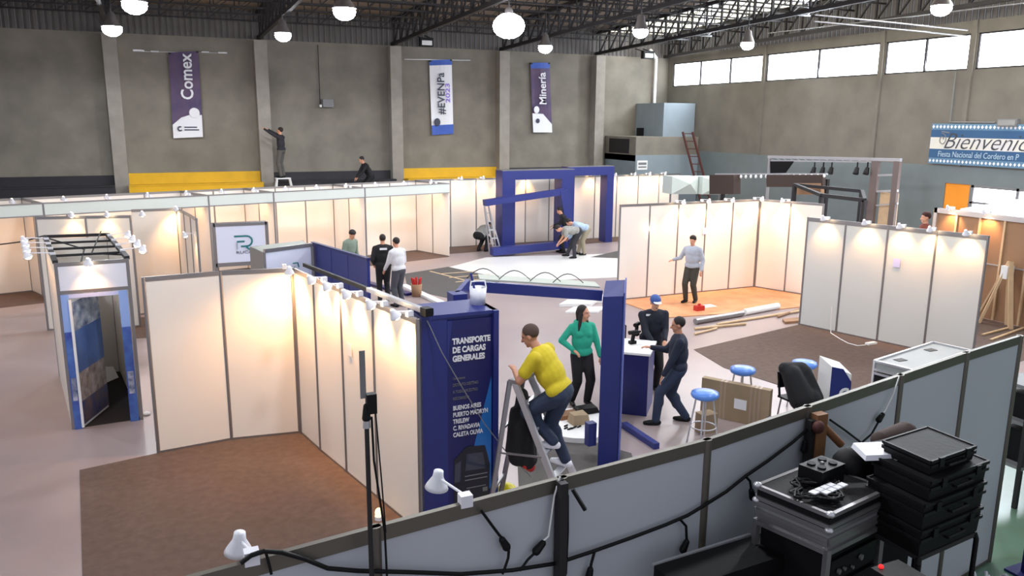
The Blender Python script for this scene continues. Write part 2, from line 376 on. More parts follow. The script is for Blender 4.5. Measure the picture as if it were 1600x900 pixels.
o, A, B, C_, D = wall_banner((671, 94), (706, 93), (675, 211), (708, 209), 'white and blue banner reading #EVENPa, middle of the three on the back wall')
cloth(o, A, B, C_, D, 'print'); cloth(o, A, B, C_, D, BLUEB, 'blue_top', v0=.93, v1=1, off=.02); cloth(o, A, B, C_, D, BLUEB, 'blue_foot', v0=0, v1=.13, off=.02)
vtext(o, '#EVENPa', .42, INKD, A, B, C_, D, .62, .27, .006, .98)
vtext(o, '2023', .26, mat('ink_violet', (150, 120, 215), .6), A, B, C_, D, .86, .42, .004, 1.5)
MB().ell(lerp(D, C_, .25)+(A-D)*.17+V((0, -.05, 0)), (.13, .01, .16)).build('round_badge', INKD, o)
MB().bar(A+V((-1.0, .05, 0)), B+V((.8, .05, 0)), .03).build('hanging_rod', 'steelw', o)
o, A, B, C_, D = wall_banner((829, 98), (859, 98), (833, 207), (862, 207), 'purple banner reading Minería, rightmost of the three on the back wall')
cloth(o, A, B, C_, D, PURP); cloth(o, A, B, C_, D, 'print', 'white_field', off=.02, poly=[(0, 0), (1, 0), (1, .12), (.55, .27), (.0, .28)])
cloth(o, A, B, C_, D, BLUEB, 'blue_top', v0=.92, v1=1, off=.02)
vtext(o, 'Minería', .46, 'print', A, B, C_, D, .72, .40, .008, .95)
MB().ell(lerp(D, C_, .2)+(A-D)*.33+V((0, -.05, 0)), (.13, .01, .15)).build('round_badge', 'print', o)
MB().ell(lerp(D, C_, .25)+(A-D)*.17+V((0, -.05, 0)), (.09, .01, .1)).build('emblem', INKD, o)

# hall lamps
def spot(parent, loc, direction, watt, angle, colr, rad=.05, blend=.6):
    l = bpy.data.lights.new('lamp_light', 'SPOT'); l.energy = watt; l.spot_size = radians(angle); l.spot_blend = blend; l.color = colr; l.shadow_soft_size = rad
    o = bpy.data.objects.new('lamp_light', l); COL.objects.link(o); o.parent = parent; o.location = loc
    o.rotation_euler = V(direction).to_track_quat('-Z', 'Y').to_euler(); return o
LAMPS = [((175, 43), 'second hall lamp from the left wall, hanging low before the back wall', 1.0), ((210, 5), 'hall lamp at the top edge over the leftmost pier', 1.0),
         ((442, 53), 'bright hall lamp left of the middle of the back wall', .9), ((538, 15), 'bright hall lamp nearer the roof above the dark bleacher bay', 1.0),
         ((795, 38), 'largest and brightest hall lamp near the middle of the roof', 1.6), ((852, 73), 'hall lamp directly above the Minería banner', .9),
         ((1001, 48), 'hall lamp before the last bay of the back wall', .8), ((1168, 68), 'hall lamp in front of the window wall', .8)]
first = None
def hall_lamp(loc, lab, k=1.0, colr=(.93, .96, 1.0)):
    t = thing('hall_lamp', lab, 'lamp', loc, group='high bay hall lamps')
    if loc[1] < 9: HW = HALL_W*1.9
    else: HW = HALL_W
    MB().lathe([(.05, .42), (.1, .36), (.12, .24), (.25*min(k, 1.2), .06), (.27*min(k, 1.2), .02)]).build('reflector', 'alu', t)
    MB().ell((0, 0, -.04), (.26*k, .26*k, .2*k)).build('bulb', 'hallbulb', t)
    top = ROOFZ(loc[1])-loc[2]-.02
    MB().cyl((0, 0, .4), (0, 0, top), .02, n=6).build('hanger', 'steel', t)
    spot(t, (0, 0, -.34), (0, 0, -1), HW*k, 175, colr, .2, .25)
for p, lab, k in LAMPS:
    hall_lamp(G(*p, 7.0), lab, k)
for x, y, w_ in ((-5, 14, 'over the left aisle'), (4.2, 13.2, 'over the blue boards'), (8.8, 13.2, 'over the white loose panels'), (13.0, 13.2, 'over the wrapped tubes'), (17.5, 14, 'over the hardboard wall'), (-3.5, 7.4, 'over the near left aisle'), (3.4, 6.2, 'over the blue cabinet'), (9.5, 7.4, 'over the flight case')):
    hall_lamp(V((x, y, 7.3)), 'hall lamp hung from the roof above the booths, %s' % w_, .9)
# daylight through the high windows
for i, (a, b) in enumerate(WINS):
    l = bpy.data.lights.new('window_light', 'AREA'); l.shape = 'RECTANGLE'; l.size = b-a; l.size_y = 1.0; l.energy = 110*(b-a); l.color = (.82, .9, 1.0)
    o = bpy.data.objects.new('window_light', l); COL.objects.link(o); o.location = (XW-.03, (a+b)/2, 6.6)
    o.rotation_euler = V((-1, 0, -.35)).to_track_quat('-Z', 'Z').to_euler()

# ------------------------------------------------------------------ exhibition booths
def carpet(name, pts, m, lab, z=.006):
    cx = sum(p[0] for p in pts)/len(pts); cy = sum(p[1] for p in pts)/len(pts)
    t = MB().prism([(p[0], p[1]) for p in pts], .001, z).build(name, m, org=(0, 0, 0))
    return tag(t, lab, 'carpet', kind='thing')
def screen(lab, pts, h=2.5, rm='alu', group=None, z0=0.0, lastpost=True, firstpost=True, m='panel', top=.06, fascia=None, pw=.045):
    """a run of exhibition panels standing in aluminium posts"""
    o = thing('panel_screen', lab, 'partition', (pts[0][0], pts[0][1], z0), group=group)
    loc = V((pts[0][0], pts[0][1], 0)); P2 = [V((p[0], p[1], 0))-loc for p in pts]
    for i, p in enumerate(P2):
        if (i == 0 and not firstpost) or (i == len(P2)-1 and not lastpost): continue
        MB().cyl(p, p+V((0, 0, h)), pw/2*1.1, n=8).build('post', rm, o)
    for a, b in zip(P2[:-1], P2[1:]):
        MB().wallseg(a, b, .014, .03, h-.03).build('panel', m, o)
    r = MB(); r2 = MB()
    for a, b in zip(P2[:-1], P2[1:]): r.wallseg(a, b, .034, h-top, h); r2.wallseg(a, b, .034, 0, .035)
    r.build('rail', rm, o)
    r2.build('base_rail', rm, o)
    return o
WARM = (1.0, .50, .19)
_clip = {}
def clip_lamp(clamp, out, lab, group, watt=1.0, on=True, length=.34, down=.16, tilt=-.35, angle=96, armtilt=.05):
    """arm spotlight clamped on a panel top; `out` unit direction of the arm"""
    out = V((out[0], out[1], 0)).normalized(); rz = atan2(out.y, out.x)
    t = thing('clip_lamp', lab, 'lamp', clamp, rz, group)
    key = (length, tilt, armtilt)
    hd = V((length, 0, armtilt)); ax = V((tilt, 0, -1)).normalized()
    if key not in _clip:
        _clip[key] = [MB().box(-.035, .035, -.03, .03, -.03, .035).build('clamp', 'whitepl', t), MB().cyl((0, 0, .03), hd, .009, n=6).build('arm', 'whitepl', t),
            MB().lathe([(.016, -.03), (.026, -.026), (.030, .0), (.046, .025), (.066, .062), (.068, .07), (.060, .066), (.04, .03), (0, .025)], hd, ax, 16).build('shade', 'whitepl', t)]
        MB().ell(hd+ax*.058, (.052, .052, .045), n=10, m=6).build('bulb', 'bulb', _clip[key][2])
    else:
        for c in _clip[key]:
            d = c.copy(); COL.objects.link(d); d.parent = t
            for g in c.children: h = g.copy(); COL.objects.link(h); h.parent = d
    spot(t, hd+ax*.15, ax, CLIP_W*watt, angle, WARM, .04, .8)
    return t
def ordinal(i): return ('first', 'second', 'third', 'fourth', 'fifth', 'sixth', 'seventh', 'eighth', 'ninth', 'tenth', 'eleventh', 'twelfth')[i]

# nearest booth on the left
K0 = G(248, 708); K1 = lerp(G(364, 690), G(341, 421, 2.5), .4); K2 = V((1.76, 11.5, 0)); K0.z = K1.z = 0
screen('two white panels forming the back of the nearest brown-carpeted booth', [K0, K1, K2], lastpost=True)
E0 = V((2.50, 7.95, 0)); SIDE = [lerp(K2, E0, t) for t in (0, .2, .42, .62, .81, 1)]
side = [V((p.x-.0, p.y, 0)) for p in SIDE]; side[0] = K2+V((.03, -.03, 0))
side = [side[0]]+[lerp(K2, E0, t) for t in (.22, .46, .71, 1)]
screen('long white side wall of the nearest booth, lit warm by its row of clip lamps', side)
carpet('brown_carpet', [(-1.13, 11.33), (-.62, 4.2), (2.62, 4.2), (2.5, 7.9), (1.76, 11.48), (K1.x, K1.y), (K0.x, K0.y)], 'brown', 'brown carpet of the nearest booth at the lower left')
d_ = (E0-K2).normalized(); n_ = V((d_.y, -d_.x, 0)).normalized()
if n_.x > 0: n_ = -n_
for i, (px, py) in enumerate(((477, 424), (501, 430), (531, 446), (569, 464), (607, 474))):
    q = PL(px, py, K2, E0, .25); c = q-n_*.25; c.z = 2.52
    clip_lamp(c, n_, 'white clip lamp on the near booth side wall, %s from the back corner' % ordinal(i), 'clip lamps on the near booth side wall', 2.0, tilt=-.6, length=.20)
q = lerp(K1, K2, .9); clip_lamp((q.x, q.y, 2.52), (0, -1), 'white clip lamp at the back corner of the near booth', 'clip lamps on the near booth side wall', 3.4, length=.45, angle=150, tilt=-.3)
# blinding-white sheet joints: small stickers on panels
for (px, py, A, B, lab) in ((546, 547, K2, E0, 'small paper sticker on the near booth side wall'), ):
    q = PL(px, py, A, B, .02); o = MB().bar(q+d_*-.06, q+d_*.06, .004, .16).build('paper_sticker', 'print'); tag(o, lab, 'sticker', kind='thing')
# loose aluminium rails lying on the side wall
rl = []
for a, b, lab in (((575, 428), (662, 487), 'pale aluminium rail lying along the top of the near side wall'), ((468, 407), (655, 483), 'dark rail with black end cap along the top of the near side wall')):
    p = PL(*a, K2, E0, -.12); q = PL(*b, K2, E0, -.12); p.z = q.z = 2.56 if 'pale' in lab else 2.53
    if 'dark' in lab: p += V((.06, 0, 0)); q += V((.06, 0, 0))
    t = thing('metal_rail', lab, 'rail', p); MB().bar((0, 0, 0), q-p, .06 if 'pale' in lab else .04, .05).build('bar', 'aluw' if 'pale' in lab else 'steel', t)
    MB().bar(q-p, (q-p)+(q-p).normalized()*.12, .09).build('end_cap', 'black', t)

# timber-blue portal by the near booth: banner cabinet, beam and right column
pc = thing('blue_portal_cabinet', 'blue portal cabinet carrying the transport lettering at the end of the near booth', 'display stand', (2.56, 8.0, 0))
MB().box(0, .12, 0, .5, 0, 2.5).build('left_stile', 'blue', pc)
MB().box(.12, .84, .05, .5, 0, 2.47).box(.08, .9, .02, .62, 2.46, 2.5).build('body', 'blue', pc)
MB().box(.84, .9, -.02, .5, 0, 2.5).build('right_stile', 'blue', pc)
MB().box(.125, .30, .03, .05, 0, 2.46).build('blue_margin', 'blue', pc)
MB().box(.30, .835, .03, .045, .1, 2.42).build('print_panel', 'navy', pc)
mb = MB().plate([(.52, .027, .35), (.83, .027, .35), (.83, .027, 1.72), (.60, .027, .85)], .002)
mb.build('light_blue_wedge', 'cyanprint', pc)
MB().plate([(.36, .029, 2.42), (.30, .029, 2.42), (.30, .029, 1.9)][::-1], .003).build('blue_wedge', 'blue', pc)
TX = [("TRANSPORTE", .092, 2.15, .012, 'print'), ("DE CARGAS", .092, 2.05, .012, 'print'), ("GENERALES", .092, 1.95, .012, 'print'),
      ("Conectamos", .04, 1.74, 0, 'grey'), ("DISTINTO DESTINO", .048, 1.66, .0, 'grey'), ("A TODO NUESTRO", .048, 1.58, .0, 'grey'), ("RECORRIDO", .048, 1.50, .0, 'grey'),
      ("BUENOS AIRES", .072, 1.38, .006, 'print'), ("PUERTO MADRYN", .072, 1.30, .006, 'print'), ("TRELEW", .072, 1.22, .006, 'print'), ("C. RIVADAVIA", .072, 1.14, .006, 'print'), ("CALETA OLIVIA", .072, 1.06, .006, 'print')]
for s_, sz, z, bo, m_ in TX: text(s_, sz, m_, pc, (.36, .024, z), (1, 0, 0), (0, 0, 1), bold=bo*.35, sx=.80 if sz > .08 else .72)
# truck picture: dark cab with windscreen and grille lines
mb = MB().plate([(.36, .024, .24), (.80, .024, .24), (.81, .024, .66), (.75, .024, .90), (.52, .024, .92), (.37, .024, .78)], .002)
mb.build('truck_picture', mat('truck_print', (30, 32, 44), .4), pc)
MB().plate([(.50, .022, .62), (.76, .022, .62), (.72, .022, .82), (.52, .022, .83)], .002).plate([(.37, .022, .5), (.45, .022, .5), (.45, .022, .76), (.38, .022, .72)], .002).build('truck_windscreen', 'glassdark', pc)
MB().box(.5, .78, .02, .023, .50, .512).box(.5, .78, .02, .023, .55, .562).box(.52, .76, .02, .023, .40, .41).box(.50, .56, .02, .023, .33, .38).box(.72, .78, .02, .023, .33, .38).build('truck_grille', 'grey', pc)
wp = [PY(x_, y_, 7.9) for x_, y_ in ((662, 498), (690, 550), (720, 602), (757, 662), (790, 705), (830, 745))]
wp[0] = V((2.62, 7.99, 2.46)); tag(MB().tube([p-wp[0] for p in wp], .006).build('slack_wire', 'grey', org=(0, 0, 0)), 'thin grey wire hanging diagonally across the blue cabinet', 'wire').location = wp[0]
bx = thing('white_bucket', 'white plastic bucket standing on top of the blue cabinet', 'bucket', (3.36, 8.36, 2.5))
MB().lathe([(0, 0), (.085, 0), (.1, .2), (.094, .2), (.08, .015), (0, .015)]).build('tub', 'whitepl', bx)
MB().tube([(-.1, 0, .19), (-.085, 0, .27), (.085, 0, .27), (.1, 0, .19)], .008).build('handle', 'white', bx)
MB().cyl((0, .02, .02), (-.07, .05, .36), .014).build('brush', 'blue', bx)
# beam
cb = PY(952, 470, 8.8)
bt = 2.52
bm = thing('blue_portal_beam', 'blue overhead beam with loose wires reaching from the cabinet to the right column', 'beam', (3.2, 8.75, 2.28), kind='thing')
BL = V((.55, .55, 0)); BR = V((2.0, .1, 0))
MB().box(0, .18, 0, .22, -.18, .26).build('end_block', 'blue', bm)
MB().bar((.1, .15, .13), (.52, .85, .13), .06, .26).bar((.5, .85, .17), (2.2, .25, .02), .06, .14).build('front_board', 'blue', bm)
MB().bar((.75, 1.05, .23), (2.3, .55, .10), .34, .02).build('top_board', mat('board_grey', (176, 182, 172), .6), bm)
mb = MB()
for cx in (.75, 1.15, 1.55, 1.85):
    mb.tube([V((cx-.2, 1.0-(cx-.7)*.3, .24-(cx-.75)*.085))+V((.42*j/8, -.12*j/8, .13*sin(pi*j/8))) for j in range(9)], .006)
mb.build('loose_wire', 'black', bm)
cl_ = thing('blue_portal_column', 'square blue column with its right face coloured as lit in front of the counter', 'column', (5.22, 8.68, 0), kind='thing')
MB().hexa([(0, 0, 0), (.27, -.06, 0), (.5, .26, 0), (.22, .3, 0)], [(0, 0, 2.36), (.27, -.06, 2.36), (.5, .26, 2.50), (.22, .3, 2.50)]).build('box_body', 'blue', cl_)
MB().hexa([(.272, -.07, 0), (.292, -.07, 0), (.515, .25, 0), (.5, .262, 0)], [(.272, -.07, 2.40), (.292, -.07, 2.40), (.515, .25, 2.53), (.5, .262, 2.53)]).build('side_board', mat('blue_lit_face', (66, 80, 158), .45), cl_)  # lighter blue paints in the light falling on this face
MB().box(-.12, 0, .05, .16, .3, .62).build('bracket_block', 'blue', cl_)

# front wall nearest to the viewer
FW = [G(250, 905, 2.5), G(586, 822, 2.5), G(878, 745, 2.5), G(1105, 686, 2.5), G(1262, 634, 2.5), G(1407, 585, 2.5), G(1510, 550, 2.5), G(1594, 524, 2.5)]
FW = [V((-1.45, 3.55, 0)), V((-.3, 3.62, 0))]+[V((p.x, p.y, 0)) for p in FW[1:]]
GREYP = mat('panel_grey_back', (188, 192, 200), .5, var=.05, scale=.7)
screen('long grey panel wall across the foreground seen from behind', FW, m=GREYP, top=.085, pw=.06, rm=mat('rail_dark', (112, 108, 100), .45, .6))
def FWp(px, py, off=.05):
    for a, b in zip(FW[:-1], FW[1:]):
        p = PL(px, py, a, b, off)
        if p.x <= b.x+.0 : return p
    return p
def cable(name, pix, r, lab, off=.05, m='black'):
    pts = [FWp(px, py, off) for px, py in pix]
    mb = MB().tube(pts, r, 6); o = mb.build(name, m, org=pts[0]); return tag(o, lab, 'cable')
cable('power_cable', [(376, 880), (392, 868), (412, 861), (440, 863), (475, 873), (512, 888), (560, 892), (640, 894), (720, 897), (800, 891), (870, 880), (925, 862), (987, 840), (1040, 820), (1075, 805), (1100, 790), (1135, 768), (1165, 744), (1200, 720), (1240, 690), (1268, 665)], .012, 'thick black festoon power cable hanging along the foreground wall')
for i, (pix, plug, lab) in enumerate(((((1165, 744), (1172, 752), (1174, 766)), (1175, 772), 'black socket dangling from the festoon cable beside the flight case'),
        (((1062, 811), (1072, 822), (1073, 846)), (1070, 853), 'black socket dangling from the festoon cable above the black bench'),
        (((929, 862), (924, 880), (922, 892)), (921, 897), 'black socket dangling at the bottom edge right of the dark post'),
        (((875, 745), (866, 775), (857, 838)), (843, 855), 'black inline switch on a thin wire left of the dark post'),
        (((752, 798), (768, 820), (780, 836)), (788, 849), 'black inline switch on the wire of the right unlit clip lamp'),
        (((1405, 588), (1396, 615), (1383, 642)), (1376, 652), 'black inline switch on the thin white wire near the flight case'),
        (((1268, 660), (1262, 676), (1258, 690)), (1257, 697), 'black socket dangling left of the timber post'))):
    pts = [FWp(x, y) for x, y in pix]; q = FWp(*plug)
    t = thing('dangling_socket', lab, 'socket', q); MB().tube([p-q for p in pts]+[V((0, 0, .02))], .006 if i in (3, 5) else .009).build('wire', 'white' if i in (3, 5) else 'black', t)
    dd = (pts[-1]-q).normalized(); MB().cap(dd*.03, -dd*.03, .02, .026, 8).build('body', 'black', t)
cable('power_cable', [(795, 860), (794, 872), (788, 890), (785, 897)], .008, 'thin black wire below the right lamp switch')
cable('power_cable', [(838, 862), (825, 874), (812, 892)], .008, 'thin black wire running from the left-of-post switch to the festoon cable')
cable('power_cable', [(1372, 660), (1362, 678), (1346, 692), (1320, 672), (1297, 656)], .009, 'black wire looping from the switch to the timber post')
cable('power_cable', [(878, 748), (886, 775), (886, 830), (883, 897)], .012, 'black cable hanging down beside the dark post')
cable('power_cable', [(415, 862), (420, 880), (424, 897)], .008, 'thin black wire at the bottom left below the left unlit lamp')
# dark strip post clamped to the wall
a = FWp(878, 747, .07); o = MB().bar((0, 0, -2.4), (0, 0, .05), .075, .05).build('dark_post', 'steel', org=(0, 0, 0)); o.location = (a.x, a.y, 2.46)
tag(o, 'dark slim post standing against the foreground wall', 'post', kind='thing')
tag(MB().bar((0, 0, .02), (.06, -.05, -.1), .02).build('zip_tie', 'black', org=(0, 0, 0)), 'black strap end at the top of the dark post', 'strap').location = (a.x+.04, a.y-.06, 2.46)
# timber post with offcut
a = FWp(1281, 636, .08)
t = thing('timber_post', 'brown timber post with a short round offcut tied to the foreground wall', 'post', (a.x, a.y, 0), kind='thing')
MB().box(-.05, .05, -.04, .03, 1.2, 2.46).build('upright', 'timber', t)
MB().cyl((.04, 0, 2.36), (.19, -.06, 2.2), .03).build('offcut', 'timber', t); MB().box(-.1, -.05, -.03, .03, 1.2, 2.42).build('side_strip', 'steel', t)
MB().ell((-.06, -.06, 2.38), (.05, .04, .05)).build('tie', 'rust', t)
# unlit clip lamps on the front wall
for (cp, sh, lab) in (((393, 868), (373, 845), 'white unlit clip lamp at the lower left, over the brown carpet'), ((727, 786), (684, 760), 'white unlit clip lamp in front of the blue cabinet')):
    c = FWp(*cp, 0); c.z = 2.52
    t = thing('clip_lamp', lab, 'lamp', c, group='unlit clip lamps on the foreground wall')
    MB().box(-.035, .035, -.03, .03, -.04, .03).build('clamp', 'whitepl', t)
    dl = (-.04, .15, .015) if cp[0] < 500 else (-.07, .26, .03)
    h = V(dl); MB().cyl((0, 0, .02), h, .008, n=6).build('arm', 'whitepl', t)
    MB().lathe([(.0, -.045), (.028, -.042), (.031, -.015), (.034, .0), (.06, .045), (.07, .068), (.064, .065), (.03, .01), (0, .0)], h, (-.1, .1, -1), 20).build('shade', 'whitepl', t)
# stand pole with black box
a = FWp(582, 890, .12); tp = PY(573, 668, a.y)
t = thing('stand_pole', 'tall thin metal pole with a clamp head in front of the foreground wall', 'stand', (a.x, a.y, 0))
h = V((tp.x-a.x, 0, tp.z)); MB().cyl((0, 0, 0), h, .016, .012).build('pole', 'steel', t); MB().cyl(h, h+V((0, 0, .05)), .02, .016).build('collar', 'steelw', t); MB().cap(h+V((0, 0, .05)), h+V((0, 0, .11)), .022, .014).build('tip', 'black', t)
MB().tube([(-.35, 0, 0), (0, 0, .35), (.3, .1, 0)], .012).tube([(0, -.3, 0), (0, 0, .35)], .012).build('feet', 'steel', t)
bp = PY(580, 630, a.y+.0)
t = thing('black_receiver_box', 'small black box with a flat grey paddle hung on a cable by the stand pole', 'box', bp)
MB().box(-.024, .024, -.02, .02, -.05, .05).build('body', 'black', t); MB().box(-.052, -.024, -.003, .003, .03, .27).build('paddle', 'grey', t)
MB().tube([(0, 0, -.07), (.005, 0, -.3), (.05, 0, -.7), (.06, 0, -1.2)], .006).tube([(.02, 0, -.05), (.04, 0, -.4), (.055, 0, -.7)], .004).build('lead', 'black', t)
# small lit lamp at the foot of the booth wall
q = G(592, 812); t = thing('floor_light', 'small glowing lamp on the brown carpet behind the stand pole', 'lamp', q)
MB().cyl((0, 0, 0), (0, 0, .05), .05).build('base', 'whitepl', t); MB().ell((0, 0, .09), (.045, .045, .06)).build('bulb', mat('small_bulb', (255, 220, 160), .3, emit=2.0), t)

# ---- storage tower on the left
T0 = V((-1.31, 12.98, 0)); T1 = V((-.38, 13.02, 0)); B0 = V((-1.72, 15.9, 0)); B1 = V((-.74, 15.8, 0))
t = thing('storage_cubicle', 'narrow white cubicle with blue poster door frame and open roof grid', 'cubicle', T0)
def L_(p, z=0): return (p[0]-T0.x, p[1]-T0.y, z)
MB().wallseg(L_(T0), L_(B0), .03, 0, 2.5).build('left_panel', 'panel', t)
MB().wallseg(L_(T1), L_(B1), .03, 0, 2.5).build('right_panel', 'panel', t)
MB().wallseg(L_(B0), L_(B1), .03, 0, 2.5).build('back_panel', 'panel', t)
MB().wallseg(L_(T0), L_(T1), .03, 2.10, 2.47).build('fascia', mat('fascia_cool', (226, 228, 242), .4), t)
for p in (T0, T1, B0, B1): MB().bar(L_(p), L_(p, 2.53), .045).build('post', 'alu', t)
MB().bar(L_(T0, 2.5), L_(T1, 2.5), .05).bar(L_(T0, 2.09), L_(T1, 2.09), .05).build('rail', 'alu', t)
rf = MB().bar(L_(T0, 2.54), L_(B0, 2.54), .07, .05).bar(L_(T1, 2.54), L_(B1, 2.54), .07, .05).bar(L_(B0, 2.54), L_(B1, 2.54), .05)
for f_ in (.25, .5, .75): rf.bar(L_(lerp(T0, B0, f_), 2.52), L_(lerp(T1, B1, f_), 2.52), .035)
rf.build('roof_grid', 'steel', t)
MB().tube([L_(lerp(T0, B0, .9), 2.56), L_(lerp(T0, B1, .5), 2.50), L_(lerp(T0, T1, .35), 2.52)], .012).tube([L_(lerp(B0, B1, .9), 2.6), L_(lerp(T1, B0, .4), 2.46), L_(lerp(T1, B1, .2), 2.5)], .012).build('cables', 'black', t)
for k_, (u0, u1) in enumerate(((.02, .13), (.83, .96))):
    a = lerp(T0, T1, u0); b = lerp(T0, T1, u1); off = V((0, -.03, 0))
    sky = MB().wallseg(L_(a+off), L_(b+off), .012, 1.5, 2.06).build('sky_strip', mat('pale_blue_print', (140, 170, 230), .4), t)
    MB().wallseg(L_(a+off), L_(b+off), .012, .0, 1.5).build('blue_strip', mat('poster_blue', (58, 76, 160), .4, rgb2=(80, 120, 190), scale=6), t)
    MB().wallseg(L_(a+off*1.4+V((.02, 0, 0))), L_(b+off*1.4-V((.02, 0, 0))), .012, .45, .8).build('picture_patch', mat('poster_patch', (190, 190, 210), .5, rgb2=(60, 80, 120), scale=12), t)
MB().wallseg(L_(lerp(T0, T1, .13)+V((0, -.03, 0))), L_(lerp(T0, T1, .83)+V((0, -.03, 0))), .012, 2.0, 2.06).build('header_strip', mat('pale_blue_print2', (178, 190, 235), .4), t)
# open door leaf with poster
h0 = lerp(T0, T1, .14); h1 = h0+V((.30, .80, 0))
MB().wallseg(L_(h0), L_(h1), .03, .02, 1.98).build('door', 'white', t)
pn = V((.02, -.008, 0))
for k_, (z0, z1, c1, c2) in enumerate(((.06, .42, (46, 70, 130), (110, 90, 84)), (.42, .86, (196, 186, 186), (120, 104, 92)), (.86, 1.5, (62, 92, 160), (86, 120, 176)), (1.5, 1.93, (60, 84, 130), (190, 200, 210)))):
    MB().wallseg(L_(h0+pn), L_(h1+pn), .006, z0, z1).build('poster_band', mat('poster_band%d' % k_, c1, .45, rgb2=c2, scale=7 if k_ != 2 else 2.5, detail=5), t)
MB().bar(L_(h0+V((.0, -.03, 0)), .02), L_(h0+V((.0, -.03, 0)), 1.98), .035).build('door_edge', 'white', t)
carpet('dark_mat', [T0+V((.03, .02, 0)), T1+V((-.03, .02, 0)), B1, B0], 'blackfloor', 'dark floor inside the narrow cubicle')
q = G(168, 596); t = MB().plate([q+V(p) for p in ((-.12, .1, .26), (.0, -.15, .03), (.18, .05, .04), (.1, .22, .2))], .006).build('paper_sheet', 'white', org=(0, 0, 0)); tag(t, 'crumpled white paper sheet lying inside the cubicle', 'paper')
clip_lamp(PY(139, 408, 12.98), (0, -1), 'white clip lamp on the front fascia of the narrow cubicle', 'clip lamps around the cubicle', .5, length=.2)
for i, (px, py) in enumerate(((187, 366), (196, 374), (207, 380), (217, 390))):
    q = PL(px, py, T1, B1, 0); q = PL(px, py, T1, B1); c = lerp(B1, T1, .15+.22*i); clip_lamp((c.x, c.y, 2.56), (1, 0), 'white clip lamp on the right edge of the cubicle roof, %s from the back' % ordinal(i), 'clip lamps around the cubicle', .25, length=.3)
for i in range(4):
    c = lerp(B0, T0, .2+.2*i); clip_lamp((c.x, c.y, 2.56), (-1, 0), 'white clip lamp on the left edge of the cubicle roof, %s from the back' % ordinal(i), 'clip lamps around the cubicle', .25, length=.34)
q = G(229, 648); t = MB().lathe([(.0, 0), (.05, .0), (.06, .03), (.02, .05), (0, .05)]).build('tape_roll', 'white', org=(0, 0, 0)); t.location = q; tag(t, 'small white roll on the floor right of the cubicle', 'tape roll')

# ---- island booth behind the cubicle
screen('pair of white panels behind the cubicle roof', [(-2.25, 19.6), (-1.3, 19.4), (-.42, 19.2)])
screen('warmly lit panel between the cubicle and the nearest booth', [(-.42, 20.4), (.55, 20.4)], firstpost=False)
screen('narrow darker side panels right of the warmly lit panel', [(.55, 20.4), (.68, 19.6), (.78, 18.8), (.86, 18.1)])
carpet('brown_carpet', [(-.75, 20.1), (.3, 20.1), (.3, 18.0), (-.75, 18.2)], 'brown', 'strip of brown carpet visible right of the cubicle')
for i, (px, py) in enumerate(((112, 327), (167, 327), (221, 321))):
    q = PL(px, py, V((-2.25, 19.6, 0)), V((-.42, 19.2, 0))); clip_lamp((q.x, q.y+.05, 2.52), (0, -1) , 'glowing clip lamp over the island booth, %s from the left' % ordinal(i), 'clip lamps over the island booth', .5, length=.25, armtilt=.06)
clip_lamp((.84, 18.3, 2.12), (-1, -.3), 'glowing clip lamp low on the narrow side panels', 'clip lamps over the island booth', .5, length=.25, armtilt=.06)
clip_lamp((.53, 20.39, 2.5), (0, -1), 'clip lamp above the warmly lit panel', 'clip lamps over the island booth', 2.2, length=.34, tilt=-.6)

# ---- sign fascias
s0 = PL(333, 352, V((0, 17, 0)), V((3, 17, 0))); s1 = PL(416, 346, V((0, 17, 0)), V((3, 17, 0)))
t = thing('logo_sign', 'white fascia sign with a green R logo, framed in grey', 'sign', (s0.x, 17, 0))
wd = s1.x-s0.x
MB().box(.04, wd-.04, -.02, .02, 1.70, 2.46).build('panel', mat('sign_white', (222, 226, 246), .4), t)
MB().box(0, wd, -.03, .2, 2.44, 2.5).box(0, wd, -.03, .03, 1.62, 1.70).build('frame', 'alu', t)
MB().box(-.03, .03, -.03, .2, 0, 2.5).box(wd-.03, wd+.03, -.03, .03, 0, 2.5).build('post', 'alu', t)
GR = mat('logo_green', (42, 120, 128), .5); r_ = MB()
x0 = wd*.37; z0 = 1.92
r_.bar((x0, -.03, z0+.31), (x0+.24, -.03, z0+.31), .004, .035, up=(0, 0, 1)).bar((x0+.05, -.03, z0+.2), (x0+.2, -.03, z0+.2), .004, .035)
for k_ in range(8):
    a0 = pi/2-pi*k_/8; a1 = pi/2-pi*(k_+1)/8; c = V((x0+.24, -.03, z0+.205))
    r_.bar(c+V((cos(a0)*.105, 0, sin(a0)*.105)), c+V((cos(a1)*.105, 0, sin(a1)*.105)), .004, .035)
    c2 = V((x0+.2, -.03, z0+.2)); 
r_.bar((x0+.05, -.03, z0+.2), (x0+.05, -.03, z0+.04), .035, .004).bar((x0+.12, -.03, z0+.1), (x0+.25, -.03, z0+.1), .004, .035).bar((x0+.2, -.03, z0+.11), (x0+.34, -.03, z0-.02), .035, .035)
r_.build('logo', GR, t)
text('RUCA', .08, INKD, t, (x0+.02, -.03, z0-.05), (1, 0, 0), (0, 0, 1), sx=1.5)
b0 = V((1.62, 13.35, 0)); b1 = V((2.46, 13.75, 0))
t = thing('header_box', 'white header box with a small green logo in front of the blue boards', 'sign', b0)
q0 = V((0, 0, 0)); q1 = b1-b0; dp = V((-.03, .75, 0))
MB().wallseg(q0, q1, .02, 1.5, 2.44).build('front_panel', mat('sign_white2', (222, 226, 246), .4), t)
MB().bar((q0.x, q0.y, 2.47), (q1.x, q1.y, 2.47), .05, .06).build('rail', 'alu', t)
MB().prism([q0, q1, q1+dp, q0+dp-V((.1, 0, 0))], 2.42, 2.44).build('top_cover', mat('cover_grey', (168, 172, 164), .6), t)
MB().wallseg(q0, q0+dp-V((.1, 0, 0)), .02, 1.5, 2.44).build('side_panel', 'grey', t)
